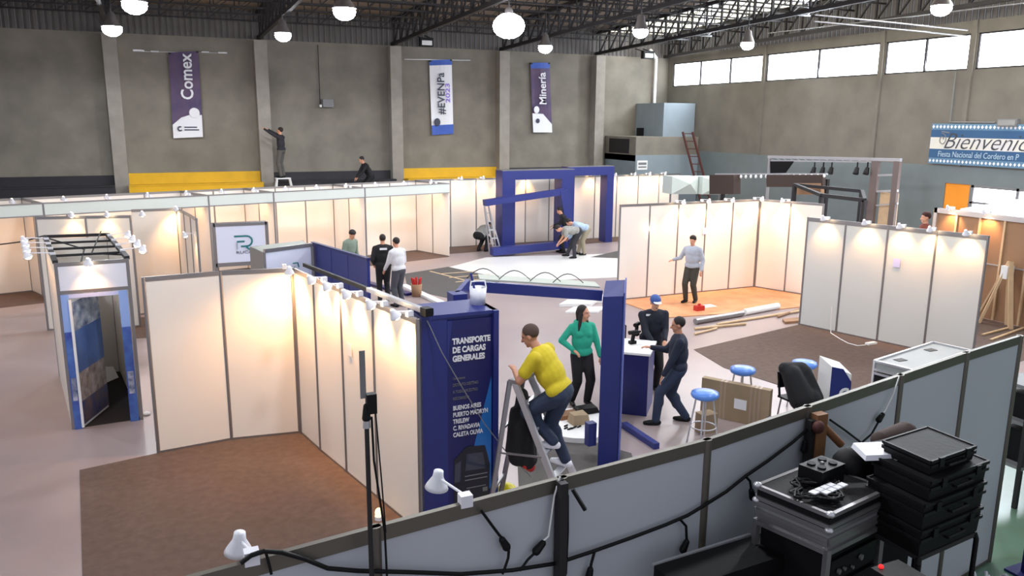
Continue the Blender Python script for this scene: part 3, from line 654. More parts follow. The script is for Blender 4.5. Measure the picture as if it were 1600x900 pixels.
for p in (q0, q1, q1+dp, q0+dp): MB().bar(p, (p.x, p.y, 2.44), .045).build('post', 'alu', t)
d1 = q1.normalized(); c = q0+d1*.52; n1 = V((d1.y, -d1.x, 0))
mb = MB(); 
mb.bar(c+n1*.02+V((0, 0, 2.2)), c+d1*.1+n1*.02+V((0, 0, 2.2)), .004, .018).bar(c+d1*.1+n1*.02+V((0, 0, 2.2)), c+d1*.12+n1*.02+V((0, 0, 2.12)), .015).bar(c+d1*.03+n1*.02+V((0, 0, 2.14)), c+d1*.03+n1*.02+V((0, 0, 2.06)), .015)
mb.build('logo', GR, t)
# blue boards behind the near side wall
Bb = [V((2.50, 13.9, 0)), V((2.68, 13.1, 0)), V((2.82, 12.5, 0)), V((2.98, 11.9, 0))]
t = thing('blue_boards', 'row of dark blue boards behind the near side wall', 'partition', Bb[0])
for a, b in zip(Bb[:-1], Bb[1:]): MB().wallseg(a-Bb[0], b-Bb[0]-(b-a)*.02, .05, 0, 2.46).build('board', 'blue', t)
MB().bar(Bb[0]-Bb[0]+V((0, 0, 2.48)), Bb[3]-Bb[0]+V((0, 0, 2.48)), .06, .04).build('cap_rail', 'navy', t)

# ---- back row of booths
A_ = V((-3.5, 22.45, 0)); Z_ = V((9.2, 25.4, 0)); rowd = (Z_-A_).normalized(); rown = V((-rowd.y, rowd.x, 0))
def ROW(px, py=300): p = PL(px, py, A_, Z_); p.z = 0; return p
posts = [ROW(-130), ROW(65), ROW(325), ROW(427), ROW(570), ROW(702)]
BACK = 1.75; sk = rowd*-.25
names = ['far left booth', 'booth behind the island booth', 'narrow booth behind the logo sign', 'booth left of the three men', 'booth behind the three men']
for i, (a, b) in enumerate(zip(posts[:-1], posts[1:])):
    n = max(1, round((b-a).length/1.0)); bk = rown*BACK+sk
    screen('back panels of the '+names[i], [lerp(a, b, k/n)+bk for k in range(n+1)])
    t = thing('fascia_board', 'white fascia board over the '+names[i], 'fascia', a)
    MB().wallseg(V((0, 0, 0)), b-a, .03, 2.2, 2.47).build('board', mat('fascia_white', (206, 212, 206), .5) if i == 0 else M['fascia_white'], t) if i else None
    if i == 0:
        M['fascia_white'] = mat('fascia_white', (206, 212, 206), .5); MB().wallseg(V((0, 0, 0)), b-a, .03, 2.2, 2.47).build('board', 'fascia_white', t)
    MB().bar((0, 0, 2.49), (b-a)+V((0, 0, 2.49)), .05, .03).bar((0, 0, 2.19), (b-a)+V((0, 0, 2.19)), .04, .03).build('rail', 'alu', t)
    MB().bar((0, 0, 0), (0, 0, 2.5), .045).build('post', 'alu', t)
    p1 = a+rown*.02
    carpet('brown_carpet', [a+rown*.01+rowd*.03, b+rown*.01-rowd*.03, b+bk-rown*.03-rowd*.03, a+bk-rown*.03+rowd*.03], 'brown', 'brown carpet of the '+names[i])
    nl = max(2, round((b-a).length/1.1))
    if i == 2: nl = 2
    for k_ in range(nl):
        c = lerp(a, b, (k_+.5)/nl)
        clip_lamp((c.x, c.y, 2.54), rown, 'lamp on the fascia of the %s, %s from the left' % (names[i], ordinal(k_)), 'clip lamps on the back row fascias', 1.0, tilt=.45, length=.3, angle=130)
for i in (1, 2, 3, 4, 5):
    a = posts[i]; nm = ('far left booth and the next', 'booth behind the island and the narrow one', 'narrow booth and the one left of the men', 'two back row booths by the three men', 'last back row booth and the open panels')[i-1]
    screen('divider panels between the '+nm, [a+rown*.03, a+(rown*BACK+sk)*.5, a+rown*(BACK-.03)+sk], firstpost=False, lastpost=False)
# open panel line to the right of the row, along the back
q0 = posts[5]+rown*(BACK+.02)+sk+rowd*.05
OP = [V((q0.x+.02, 27.3, 0))]+[V((x, 27.3, 0)) for x in (9.9, 10.9, 11.9, 12.9, 13.9, 14.9, 15.9, 16.9, 17.9, 18.9, 19.9)]
screen('long line of white panels at the back behind the blue portals', OP)
for i, px in enumerate((716, 750, 782, 820, 884, 922, 955, 985, 1008, 1032)):
    q = PY(px, 283, 27.3); clip_lamp((q.x, 27.26, 2.52), (0, -1), 'glowing clip lamp on the back panel line, %s from the left' % ordinal(i), 'clip lamps on the back panel line', 1.2, tilt=-.6, length=.3)
carpet('brown_carpet', [(9.4, 27.25), (19.8, 27.25), (19.8, 26.5), (9.4, 26.0)], 'brown', 'brown carpet strip at the foot of the back panel line')

# white folded fabric cubes by the far right end of the back panels
q = PX(1085, 305, 18.6); t = thing('fabric_cube', 'white folded fabric header cubes above the far end of the back panels', 'header', (17.6, 24.6, 0))
for k_, (x0, dy) in enumerate(((0, 0), (1.0, -.5))):
    c0, c1 = V((x0, dy, 2.05)), V((x0+.95, dy-.3, 2.62)); pk = V((x0+.5, dy-.45, 2.35))
    a, b, c, d = V((c0.x, c0.y, 1.95)), V((c1.x, c1.y, 1.95)), V((c1.x, c1.y, 2.6)), V((c0.x, c0.y, 2.6))
    mb = MB().add([a, b, c, d, pk], [(0, 1, 4), (1, 2, 4), (2, 3, 4), (3, 0, 4)]); bb = [p+V((0, .6, 0)) for p in (a, b, c, d)]
    mb.add([a, b, c, d]+bb, [(0, 4, 5, 1), (1, 5, 6, 2), (2, 6, 7, 3), (3, 7, 4, 0), (4, 7, 6, 5)]); mb.build('folded_box', mat('fabric_white', (196, 206, 200), .6) if k_ == 0 else bpy.data.materials['fabric_white'], t)
MB().bar((.1, .2, 0), (.1, .2, 2.0), .05).bar((1.8, -.5, 0), (1.8, -.5, 2.0), .05).build('post', 'alu', t)

# ---- middle white booth with wooden floor
MW = [V((10.9+.9*i, 17.4, 0)) for i in range(6)]
screen('bright white panel wall behind the man in the middle', MW)
MS = [MW[5]+V((.04, -.02, 0)), V((15.75, 16.55, 0)), V((16.1, 15.75, 0))]
screen('warm side panels of the wooden-floored booth', MS)
carpet('ply_floor', [(10.9, 17.34), (15.36, 17.34), (16.0, 15.75), (15.3, 14.9), (13.2, 15.0), (10.95, 15.3)], 'wood', 'orange plywood floor of the middle booth', .02)
for i, px in enumerate((1057, 1096, 1133, 1178)):
    q = PY(px, 313, 17.4); clip_lamp((q.x, 17.38, 2.52), (0, -1), 'glowing clip lamp on the bright white panel wall, %s from the left' % ordinal(i), 'clip lamps on the bright white wall', 2.0, tilt=-.45, length=.32)
clip_lamp((15.7, 16.6, 2.52), (-1, -.3), 'clip lamp on the warm side panels of the wooden-floored booth', 'clip lamps on the bright white wall', 2.6, tilt=-.6)
q = PY(1017, 358, 17.3); t = thing('hanging_bulb', 'bright bare work bulb fixed on the second white panel', 'lamp', (q.x, 17.37, q.z))
MB().box(-.03, .03, -.02, .02, -.03, .03).build('socket', 'whitepl', t); MB().ell((0, -.06, 0), (.05, .05, .05)).build('bulb', 'bulb', t)
for (px, py, pln, lab) in ((1101, 361, (V((10.9, 17.4, 0)), V((15.4, 17.4, 0))), 'small paper sticker on the bright white wall above the standing man'), (1401, 411, (V((13.5, 13.5, 0)), V((14.5, 10, 0))), 'small violet sticker on the grey panel wall')):
    q = PL(px, py, pln[0], pln[1], .025); dd = (pln[1]-pln[0]).normalized()
    o = MB().bar(-dd*.07, dd*.07, .004, .18).build('paper_sticker', mat('sticker_violet', (200, 200, 240), .5)); o.location = q; tag(o, lab, 'sticker')
# rolls, battens and debris on the floor before it
for a, b, r, m, lab in (((1086, 507), (1160, 494), .07, 'alu', 'grey wrapped tube lying at the edge of the plywood floor'), ((1163, 493), (1215, 483), .08, 'white', 'white plastic-wrapped roll at the edge of the plywood floor'),
        ((1085, 516), (1165, 508), .03, 'pale', 'pale batten left of the crossing battens on the floor'), ((1120, 509), (1250, 488), .03, 'pale', 'long pale batten in front of the wrapped tubes'), ((1085, 524), (1120, 515), .025, 'pale', 'short pale batten nearest the men'), ((1215, 497), (1250, 485), .03, 'mdf', 'brown batten end beside the grey panel wall')):
    p, q = G(*a), G(*b); p.z = q.z = r+.004; o = MB().cyl(V((0, 0, 0)), q-p, r, n=10).build('floor_batten' if r < .05 else 'wrapped_tube', m); o.location = p; tag(o, lab, 'batten' if r < .05 else 'tube')
q = G(1240, 503); o = MB().prism([(-.35, -.1), (.3, -.15), (.38, .12), (-.2, .16)], .004, .06).build('board_offcut', 'mdf'); o.location = q; tag(o, 'brown board offcut beside the grey panel wall', 'offcut')
q = G(1092, 486); o = MB().box(-.12, .12, -.07, .07, .0, .12).box(-.03, .03, -.02, .02, .12, .17).build('red_tool', 'red'); o.location = (q.x, q.y, .02); tag(o, 'small red power tool on the plywood floor by the man\'s feet', 'tool')
q = G(1103, 480); o = MB().box(-.3, .25, -.12, .14, .021, .03).build('paper_sheet', 'white'); o.location = (q.x, q.y, .0); tag(o, 'white sheet lying on the plywood floor', 'paper')
for i, (a, lab) in enumerate((((915, 486), 'stack of white sheets on the floor left of the woman'), ((905, 476), 'white panel lying behind the woman'), ((945, 470), 'white panel lying on the floor behind the blue column'))):
    q = G(*a); o = MB().prism([(-.6, -.05), (.15, -.32), (.6, .08), (-.15, .34)], .004, .05+.03*i).build('loose_panel', 'white'); o.location = (q.x, q.y, 0); tag(o, lab, 'panel')

# ---- grey panel wall on the right
GA, GB = V((13.5, 13.5, 0)), V((14.5, 10.0, 0))
RP = mat('panel_cool', (206, 208, 206), .5, var=.03, scale=.8)
GW = [PL(px, 350, GA, GB) for px in (1262, 1322, 1389, 1466, 1547)]
for p in GW: p.z = 0
screen('grey-white wall of four panels on the right with clip lamps on top', GW, m=RP, top=.09)
dg = (GB-GA).normalized(); ng = V((dg.y, -dg.x, 0)); ng = -ng if ng.x > 0 else ng
for i, px in enumerate((1290, 1355, 1410, 1458, 1515)):
    q = PL(px, 348, GA, GB, .12); clip_lamp((q.x-ng.x*.1, q.y-ng.y*.1, 2.52), ng, 'glowing clip lamp on the grey panel wall at the right, %s from the left' % ordinal(i), 'clip lamps on the grey panel wall', 1.2, tilt=-.55, length=.24)
carpet('brown_carpet', [GW[0], GW[4]+V((.1, 0, 0)), (12.9, 8.0), (10.4, 8.2), (9.7, 11.6), (9.93, 12.85)], 'brown', 'large brown carpet in front of the grey panel wall')
q = G(1306, 524); t = thing('extension_lead', 'white extension lead on the brown carpet at the foot of the grey wall', 'cable', q)
MB().tube([(0.02, .2, .6), (0, .15, .02)]+[V(G(*p))-q+V((0, 0, .012)) for p in ((1312, 530), (1325, 537), (1340, 541), (1352, 540))], .01).build('cord', 'white', t)
e = G(1357, 539)-q; MB().box(e.x-.05, e.x+.2, e.y-.05, e.y+.05, .008, .05).build('socket_block', 'white', t)

# ---- brown hardboard booth at far right
HB = [V((18.1, 14.0-.62*i, 0)) for i in range(7)]
t = thing('hardboard_wall', 'brown hardboard stud wall with pale posts at the far right', 'partition', HB[0], kind='thing')
for i, p in enumerate(HB):
    MB().bar((0, p.y-HB[0].y, 0), (0, p.y-HB[0].y, 2.45), .05).build('stud', 'pale', t)
for a, b in zip(HB[:-1], HB[1:]): MB().box(.02, .04, b.y-HB[0].y, a.y-HB[0].y, 0, 2.42).build('sheet', 'mdf', t)
MB().box(-.04, .05, HB[-1].y-HB[0].y, 0, 2.38, 2.5).box(-.04, .04, -.08, 0.0, 0, 2.5).build('header_rail', 'aluw', t)
MB().box(-.015, .015, HB[-1].y-HB[0].y, 0, 1.3, 1.33).build('wire', 'steelw', t)
MB().hexa([(.1, -3.7, 2.5), (2.3, -3.7, 2.5), (2.3, -.6, 2.5), (.1, -.6, 2.5)], [(.1, -3.7, 2.53), (2.3, -3.7, 2.7), (2.3, -.6, 2.7), (.1, -.6, 2.53)]).build('roof_sheet', 'white', t)
carpet('brown_carpet', [(18.05, 14.0), (18.05, 10.2), (15.2, 9.6), (14.75, 10.1)], 'brown', 'brown carpet littered with battens below the hardboard wall')
for i, px in enumerate((1490, 1547)):
    q = PX(px, 322, 18.05); clip_lamp((18.05, q.y, 2.54), (-1, 0), 'glowing clip lamp on the hardboard wall, %s from the left' % ordinal(i), 'clip lamps on the hardboard wall', 1.2, tilt=-.6, length=.22)
a, b_ = G(1541, 503), G(1590, 513); tpz = V(((a.x+b_.x)/2, (a.y+b_.y)/2, 1.5))
a.x -= .25; b_.x -= .25
t = thing('trestle', 'pale wooden A-frame trestle standing before the hardboard wall', 'trestle', (tpz.x, tpz.y, 0)); o0 = V((tpz.x, tpz.y, 0))
for p in (a, b_):
    MB().bar(p-o0, V((0, 0, 1.5))+(p-o0)*.05, .10, .05).build('leg', 'pale', t)
    MB().bar(p-o0+V((.3, .3, 0)), V((.1, .1, 1.48)), .08, .04).build('leg', 'pale', t)
MB().box(-.12, .12, -.04, .12, 1.1, 1.4).build('white_bracket', 'white', t)
q = G(1598, 512); o = MB().box(0, .03, -.5, .4, 0, 1.5).build('leaning_board', 'pale'); o.location = (q.x+.1, q.y, 0); tag(o, 'pale board standing at the right edge before the hardboard wall', 'board')
for i, (a, b) in enumerate((((1535, 525), (1580, 513)), ((1548, 533), (1600, 514)))):
    p, q = G(*a), G(*b); p.z = q.z = .03; o = MB().bar((0, 0, 0), q-p, .05, .03).build('floor_batten', 'pale'); o.location = p; tag(o, ('short pale batten lying below the trestle', 'long pale batten lying in front of the trestle')[i], 'batten')

# ---- light rigs behind the middle booth
t = thing('stage_gantry', 'pale metal stage gantry with a ladder-like tower at its right end', 'truss', (19.8, 17.0, 0))
def R3(px, py, X=19.8): return PX(px, py, X)-V((19.8, 17.0, 0))
mb = MB().bar(R3(1201, 245), R3(1408, 250), .09).bar(R3(1205, 251), R3(1365, 253), .05); n = 14
for k_ in range(n): mb.bar(lerp(R3(1201, 245), R3(1365, 249), k_/n), lerp(R3(1205, 251), R3(1365, 253), (k_+.5)/n), .03)
mb.build('top_truss', 'aluw', t)
for px in (1203, ): MB().bar(R3(px, 247), (R3(px, 247).x, R3(px, 247).y, 0), .08).build('post', 'steelw', t)
mb = MB()
for px, m in ((1369, 'steelw'), (1403, 'rust')):
    p = R3(px, 252); MB().bar(p, (p.x, p.y, 0), .26 if px == 1369 else .2, .1).build('post', mat('post_greybrown%d' % px, (110, 96, 92), .6), t)
MB().bar(R3(1369, 274), R3(1403, 273), .06).bar(R3(1369, 299), R3(1403, 298), .06).bar(R3(1369, 321), R3(1403, 318), .04).build('cross_bar', 'aluw', t)
a, b = R3(1372, 300), R3(1400, 300); MB().hexa([(a.x+.1, a.y, 0), (b.x+.1, b.y, 0), (b.x+.14, b.y, 0), (a.x+.14, a.y, 0)], [(a.x+.1, a.y, a.z), (b.x+.1, b.y, a.z), (b.x+.14, b.y, a.z), (a.x+.14, a.y, a.z)]).build('infill_board', 'pale', t)
p0 = R3(1205, 252); p1 = R3(1240, 270)
MB().plate([R3(1205, 252), R3(1241, 252), R3(1228, 270), R3(1205, 271)], .05).build('dark_flag', 'black', t)
for i, px in enumerate((1273, 1287, 1300, 1340, 1356)):
    q = PX(px, 256, 19.7); o = thing('stage_spotlight', 'small black spotlight hanging from the gantry, %s from the left' % ordinal(i), 'spotlight', q, group='black spotlights on the gantry')
    MB().cyl((0, 0, -.12), (-.08, -.03, -.3), .06, .09).build('can', 'black', o); MB().bar((0, 0, .05), (0, 0, -.14), .03).build('yoke', 'black', o)
t = thing('dark_header_stand', 'dark brown header stand with a row of small white bulbs along its top', 'stand', (18.4, 20.0, 0))
def R4(px, py): return PX(px, py, 18.4)-V((18.4, 20.0, 0))
MB().plate([R4(1119, 273), R4(1157, 273), R4(1157, 303), R4(1119, 303)], .3).plate([R4(1202, 273), R4(1290, 273), R4(1290, 292), R4(1202, 292)], .12).build('header', mat('dark_brown', (64, 50, 44), .7), t)
MB().plate([R4(1245, 286), R4(1288, 286), R4(1288, 304), R4(1245, 304)], .14).build('brown_panel', 'mdf', t)
MB().bar(R4(1119, 272), R4(1292, 272), .1, .05).build('top_rail', 'aluw', t)
for px in (1124, 1285): p = R4(px, 280); MB().bar((.2, p.y, 0), (.2, p.y, p.z), .1).build('post', 'steel', t)
mb = MB()
for k_ in range(16):
    p = lerp(R4(1160, 276), R4(1290, 275), k_/15); mb.ell(p+V((-.06, 0, 0)), (.045, .045, .06), n=8, m=5)
mb.build('bulb_row', 'white', t)
t = thing('black_gantry', 'black open box frame above the right end of the white panels', 'frame', (16.9, 15.0, 0))
q = [PX(1283, 318, 16.9), PX(1351, 316, 16.9)]
a = q[0]; b = q[1]; a.z = b.z = 2.62; l0 = V((16.9, 15.0, 0)); c = a+V((1.1, 2.2, .1)); d = b+V((1.2, 1.2, .1))
MB().bar(a-l0, b-l0, .10).bar(c-l0, d-l0, .09).bar(b-l0, d-l0, .09).bar(a-l0, c-l0, .09).build('top_frame', 'steel', t)
for p in (a, b, c, d): MB().bar(p-l0, (p.x-l0.x, p.y-l0.y, 0), .10).build('post', 'steel', t)

# ---- far blue portals
def portal(lab, x0, x1, y, h, w=.45, d=.45, t_=.32):
    o = thing('blue_portal', lab, 'portal', (x0, y, 0))
    MB().box(0, w, 0, d, 0, h-t_).build('column', 'blue', o); MB().box(x1-x0-w, x1-x0, 0, d, 0, h-t_).build('column', 'blue', o)
    MB().box(0, x1-x0, 0, d, h-t_, h).build('beam', 'blue', o); MB().box(0, x1-x0, 0, d, h, h+.02).build('top_cover', 'alu', o); return o
portal('left one of the two far blue portals, with its thick right column', 11.25, 14.1, 25.7, 2.85, .5, .6, .32)
portal('right one of the two far blue portals, slimmer at its right side', 14.15, 16.15, 26.3, 2.9, .3, .5, .32)
# tilted frame being put up
c1, c2, c3, c4 = PY(757, 317, 24.9), PY(882, 299, 24.9), PY(892, 381, 24.9), PY(768, 393, 24.9); c4.z = max(c4.z, .12); c3.z = max(c3.z, .25)
t = thing('tilted_frame', 'blue rectangular frame tilted while three people raise it', 'frame', c4); 
MB().bar(c1-c4, c2-c4, .3, .2).build('top_board', 'blue', t); MB().bar(c2-c4+V((-.1, 0, .05)), c3-c4, .34, .3).build('right_board', 'blue', t); MB().bar(V((.0, 0, 0)), c3-c4, .3, .26).build('bottom_board', 'blue', t)
t = thing('step_ladder', 'pale step ladder propping the left end of the tilted blue frame', 'ladder', G(771, 398))
b0_ = G(771, 398)
for dx, dy in ((0, -.12), (.3, -.12), (-.0, .35), (.3, .35)): MB().bar((dx*.9, dy, 0), (dx*.5+(-.3), .1, 1.72), .04).build('leg', 'aluw', t)
mb = MB()
for j in range(1, 6): mb.bar((-.06*j, -.1+.04*j, .29*j), (.27-.08*j, -.1+.04*j, .29*j), .04)
mb.build('steps', 'aluw', t)
# floor patches in the middle
carpet('white_vinyl_patch', [G(700, 418), G(760, 402), G(970, 396), G(970, 433), G(880, 437), G(775, 432)], 'vinyl', 'bright white vinyl patch on the floor in the centre', .004)
carpet('dark_carpet_patch', [G(632, 428), G(700, 417), G(792, 437), G(700, 466), G(655, 456), G(636, 448)], 'darkcarpet', 'dark grey carpet patch with stripes right of the man in the white shirt', .005)
mb = MB()
for a, b in (((672, 424), (760, 447)), ((690, 428), (745, 424)), ((702, 434), (765, 429)), ((712, 441), (778, 434))):
    p, q = G(*a), G(*b); p.z = q.z = .007; mb.bar(p, q, .07, .004)
tag(mb.build('floor_strips', 'pale'), 'pale strips laid over the dark carpet patch', 'strips')
carpet('dark_carpet_patch', [G(922, 402), G(970, 391), G(970, 404)], 'darkcarpet', 'dark wedge of carpet at the left end of the bright white wall', .005)
carpet('dark_carpet', [(3.4, 7.2), (4.45, 9.6), (5.35, 9.95), (5.9, 8.9), (5.1, 7.2)], 'darkcarpet', 'dark grey carpet under the stepladder', .005)
q = G(651, 463); t = thing('tool_bucket', 'small brown bucket holding red-handled tools near the man in the white shirt', 'bucket', q)
MB().lathe([(0, 0), (.12, 0), (.15, .34), (.14, .34), (.11, .02), (0, .02)]).build('bucket', 'mdf', t)
mb = MB()
for k_ in range(5): mb.cap((.05*cos(k_*1.3), .05*sin(k_*1.3), .1), (.12*cos(k_*1.3), .12*sin(k_*1.3), .48), .022, .03, 8)
mb.build('tool_handles', 'red', t)
for i, (a, b, lab) in enumerate((((630, 448), (690, 476), 'white plank on the floor beside the tool bucket'), ((560, 440), (640, 462), 'navy plank on the floor behind the near side wall'))):
    p, q = G(*a), G(*b); p.z = q.z = .04; o = MB().bar((0, 0, 0), q-p, .2, .06).build('floor_plank', ('white', 'navy')[i]); o.location = p; tag(o, lab, 'plank')

# ------------------------------------------------------------------ things between the portals
CF = V((6.90, 10.03, 0)); cu = V((.66, .75, 0)).normalized()*.74; cv = V((-.75, .66, 0)).normalized()*.60
t = thing('blue_counter', 'blue counter with white top where the men stand', 'counter', CF)
def quad(a, u, v, z0, z1, name, m, par): return MB().prism([a, a+u, a+u+v, a+v], z0, z1).build(name, m, par)
z_ = V((0, 0, 0))
quad(z_, cu*.03, cv, 0, 1.0, 'front_board', 'navy', t); quad(cu*.42, cu*.04, cv*.98, 0, 1.0, 'inner_board', 'navy', t)
quad(z_+cu*.96, cu*.04, cv, 0, 1.0, 'rear_board', 'blue', t); quad(z_+cu*.04, cu*.92, cv*.03, .0, 1.0, 'side_board', 'blue', t)
quad(-cu*.04-cv*.04, cu*1.1, cv*1.1, 1.0, 1.035, 'top', 'white', t)
for i, (px, py, lab) in enumerate(((988, 537, 'black cordless drill lying nearest on the white counter top'), (994, 524, 'black cordless drill at the back of the white counter top'))):
    q = G(px, py, 1.036); t = thing('cordless_drill', lab, 'drill', q, rz=.6*i)
    MB().box(-.055, .055, -.04, .04, 0, .05).build('battery', 'black', t); MB().bar((0, 0, .05), (.02, 0, .16), .045).build('grip', 'black', t); MB().cyl((-.07, 0, .19), (.09, 0, .19), .035).cyl((.09, 0, .19), (.15, 0, .19), .02).build('body', 'black', t)
q = V((7.25, 11.45, 0)); t = thing('fire_extinguisher', 'red fire extinguisher with black hose behind the counter', 'fire extinguisher', PD_ if False else q)
p = V((7.25, 11.45, 0))
MB().lathe([(0, 0), (.08, 0), (.085, .03), (.085, .42), (.05, .5), (.025, .53), (0, .53)]).build('cylinder', 'red', t)
MB().box(-.03, .07, -.02, .02, .53, .57).tube([(.02, 0, .55), (.12, 0, .5), (.12, 0, .2)], .012).build('valve_and_hose', 'black', t)
sb = thing('tool_stand', 'small grey stand holding the extinguisher behind the counter', 'stand', (7.25, 11.45, 0)); MB().box(-.2, .2, -.2, .2, .55, .6).build('shelf', 'grey', sb)
for dx in (-.18, .18):
    for dy in (-.18, .18): MB().bar((dx, dy, 0), (dx, dy, .55), .03).build('leg', 'grey', sb)
t.location = (7.25, 11.45, .6)

def stool(q, lab):
    t = thing('bar_stool', lab, 'stool', q, group='blue-seated bar stools')
    MB().lathe([(0, .70), (.15, .70), (.185, .72), (.2, .75), (.19, .79), (.12, .81), (0, .815)], n=28).build('seat', 'stoolblue', t)
    for k_ in range(4):
        a = pi/4+k_*pi/2; MB().cyl((.22*cos(a), .22*sin(a), 0), (.12*cos(a), .12*sin(a), .70), .013, n=8).build('leg', 'aluw', t)
    MB().lathe([(.178, .27), (.19, .27), (.19, .285), (.178, .285), (.178, .27)], n=24).build('foot_ring', 'aluw', t)
stool(V((7.03, 8.78, 0)), 'blue-seated bar stool in front of the cardboard box'); stool(V((8.3, 9.48, 0)), 'blue-seated bar stool behind the cardboard box')
stool(V((9.45, 9.35, 0)), 'blue-seated bar stool beside the white and blue display block')
# big flat cardboard box leaning on end
p, q = G(1096, 590, .62), G(1204, 612, .62)
a = G(1097, 590, .61); b = G(1204, 611, .61); a.z = b.z = 0; d0 = (b-a); nb = V((-d0.y, d0.x, 0)).normalized()*-.12
t = thing('cardboard_box', 'large flat taped cardboard box standing between the bar stools', 'box', a)
MB().hexa([z_, d0, d0-nb, -nb], [z_+V((0, 0, .61)), d0+V((0, 0, .61)), d0-nb+V((0, 0, .61)), -nb+V((0, 0, .61))]).build('carton', 'card', t)
mb = MB()
for f in (.28, .34, .72, .78, .84): mb.hexa([d0*f+nb*.03, d0*(f+.03)+nb*.03, d0*(f+.03)-nb, d0*f-nb], [d0*f+nb*.03+V((0, 0, .613)), d0*(f+.03)+nb*.03+V((0, 0, .613)), d0*(f+.03)-nb+V((0, 0, .613)), d0*f-nb+V((0, 0, .613))])
mb.build('tape', 'tape', t)
MB().hexa([d0*.5+nb*.05+V((0, 0, .22)), d0*.68+nb*.05+V((0, 0, .22)), d0*.68+V((0, 0, .22)), d0*.5+V((0, 0, .22))], [d0*.5+nb*.05+V((0, 0, .38)), d0*.68+nb*.05+V((0, 0, .38)), d0*.68+V((0, 0, .38)), d0*.5+V((0, 0, .38))]).build('label_sheet', 'print', t)
a = V((7.38, 9.15, 0)); o = MB().box(-.13, .13, -.1, .1, 0, .3).build('small_carton', 'card'); o.location = a; tag(o, 'small open cardboard carton behind the nearest bar stool', 'box')
# black jacket draped over a folding chair
q = V((8.75, 8.75, 0)); t = thing('folding_chair', 'metal folding chair hidden under the black jacket', 'chair', q)
for dx, dy in ((-.2, -.2), (.2, -.2), (-.2, .2), (.2, .2)): MB().cyl((dx, dy, 0), (dx*.8, dy*.8, .45), .012).build('leg', 'alu', t)
MB().box(-.2, .2, -.2, .2, .45, .48).build('seat', 'black', t); MB().bar((-.18, .18, .48), (-.2, .22, .85), .025).bar((.18, .18, .48), (.2, .22, .85), .025).box(-.2, .2, .19, .22, .6, .85).build('backrest', 'black', t)
CLOTHS = []

N0 = G(1300, 573, .95); N0.z = 0
t = thing('display_block', 'white display block with a blue side printed with a white letter', 'display', N0)
lc, rc = V((.01, .27, 0)), V((.36, -.06, 0)); bk_ = lc+rc
MB().hexa([z_, rc, bk_, lc], [z_+V((0, 0, .95)), rc+V((0, 0, .80)), bk_+V((0, 0, .92)), lc+V((0, 0, 1.05))]).build('block', 'white', t)
pn = V((-.06, -.36, 0)).normalized()*.012
MB().plate([p+pn for p in (z_+V((0, 0, .02)), rc+V((0, 0, .02)), rc+V((0, 0, .68)), rc*.55+V((0, 0, .90)), z_+V((0, 0, .95)))], .01).build('blue_side', 'blue', t)
text('C', .24, 'white', t, rc*.42+pn*1.6+V((0, 0, .42)), rc, (0, 0, 1), bold=.012)
o = MB().box(-.15, .15, -.15, .15, 0, .3).build('blue_bin', 'navy'); o.location = (8.25, 8.5, 0); tag(o, 'small navy crate between the cardboard box and the draped chair', 'crate')

# flight case beyond the foreground wall
cs = [G(1367, 563, 1.0), G(1427, 578, 1.0), G(1517, 547, 1.0), G(1458, 534, 1.0)]
t = thing('flight_case', 'long silver-edged flight case with a grey lid right behind the foreground wall', 'case', (cs[0].x, cs[0].y, 0))
l_ = [V((c.x-cs[0].x, c.y-cs[0].y, 0)) for c in cs]
MB().prism(l_, .12, .8).build('body', 'black', t); MB().prism(l_, .84, .98).build('lid', mat('lid_grey', (150, 152, 152), .5, var=.1), t)
mb = MB()
for z in (.80, .86, .99):
    for i in range(4): mb.bar(l_[i]+V((0, 0, z)), l_[(i+1) % 4]+V((0, 0, z)), .035)
for p in l_: mb.bar(p+V((0, 0, .12)), p+V((0, 0, 1.0)), .035)
mb.build('aluminium_edges', 'aluw', t)
for f in (.22, .74):
    c = lerp(lerp(l_[0], l_[3], f), lerp(l_[1], l_[2], f), .32); MB().prism([c+V((-.09, -.06, 0)), c+V((.09, -.06, 0)), c+V((.09, .06, 0)), c+V((-.09, .06, 0))], .98, .988).build('recess_dish', 'black', t)
for p in l_:
    c = p*.86+ (l_[2]*.07); MB().cyl((c.x, c.y-.02, .06), (c.x, c.y+.02, .06), .06).bar((c.x, c.y, .06), (c.x, c.y, .13), .03).build('caster', 'black', t)

# white round top on the floor with boxes and tools
q = G(903, 668); t = thing('round_board', 'white round board lying on boxes under the parts by the woman\'s feet', 'board', (q.x, q.y, 0)); MB().cyl((0, 0, .0), (0, 0, .08), .62, n=32).build('disc', 'white', t)
for (px, py, w, d, h, m, lab, nm) in ((904, 660, .14, .11, .16, 'card', 'small tan box on the white round board', 'small_box'), (888, 650, .2, .13, .06, 'timber', 'brown wooden piece on the white round board', 'wood_piece'), (915, 644, .2, .1, .1, 'black', 'black tool pouch on the white round board', 'tool_pouch')):
    p = G(px, py, .085); o = MB().hexa([(-w, -d, 0), (w, -d, 0), (w, d, 0), (-w, d, 0)], [(-w*.9, -d*.8, h), (w*.8, -d*.9, h*.9), (w*.85, d*.85, h), (-w*.8, d*.9, h*.95)]).build(nm, m); o.location = (p.x, p.y, .081); tag(o, lab, 'box' if 'box' in nm else 'tool')
p = G(893, 668, .085); mb = MB()
for i in range(9): x, y = random.uniform(-.15, .15), random.uniform(-.08, .08); mb.cyl((x, y, .012), (x+.07, y+.03, .012), .012, n=6)
o = mb.build('screws', 'black'); o.location = (p.x, p.y, .081); tag(o, 'scatter of dark screws and plugs on the white round board', 'screws', kind='stuff')
p = G(975, 668); q = G(1026, 702); p.z = q.z = .045; o = MB().bar((0, 0, 0), q-p, .09, .09).build('blue_batten', 'blue'); o.location = p; tag(o, 'blue square batten lying on the floor right of the column', 'batten')
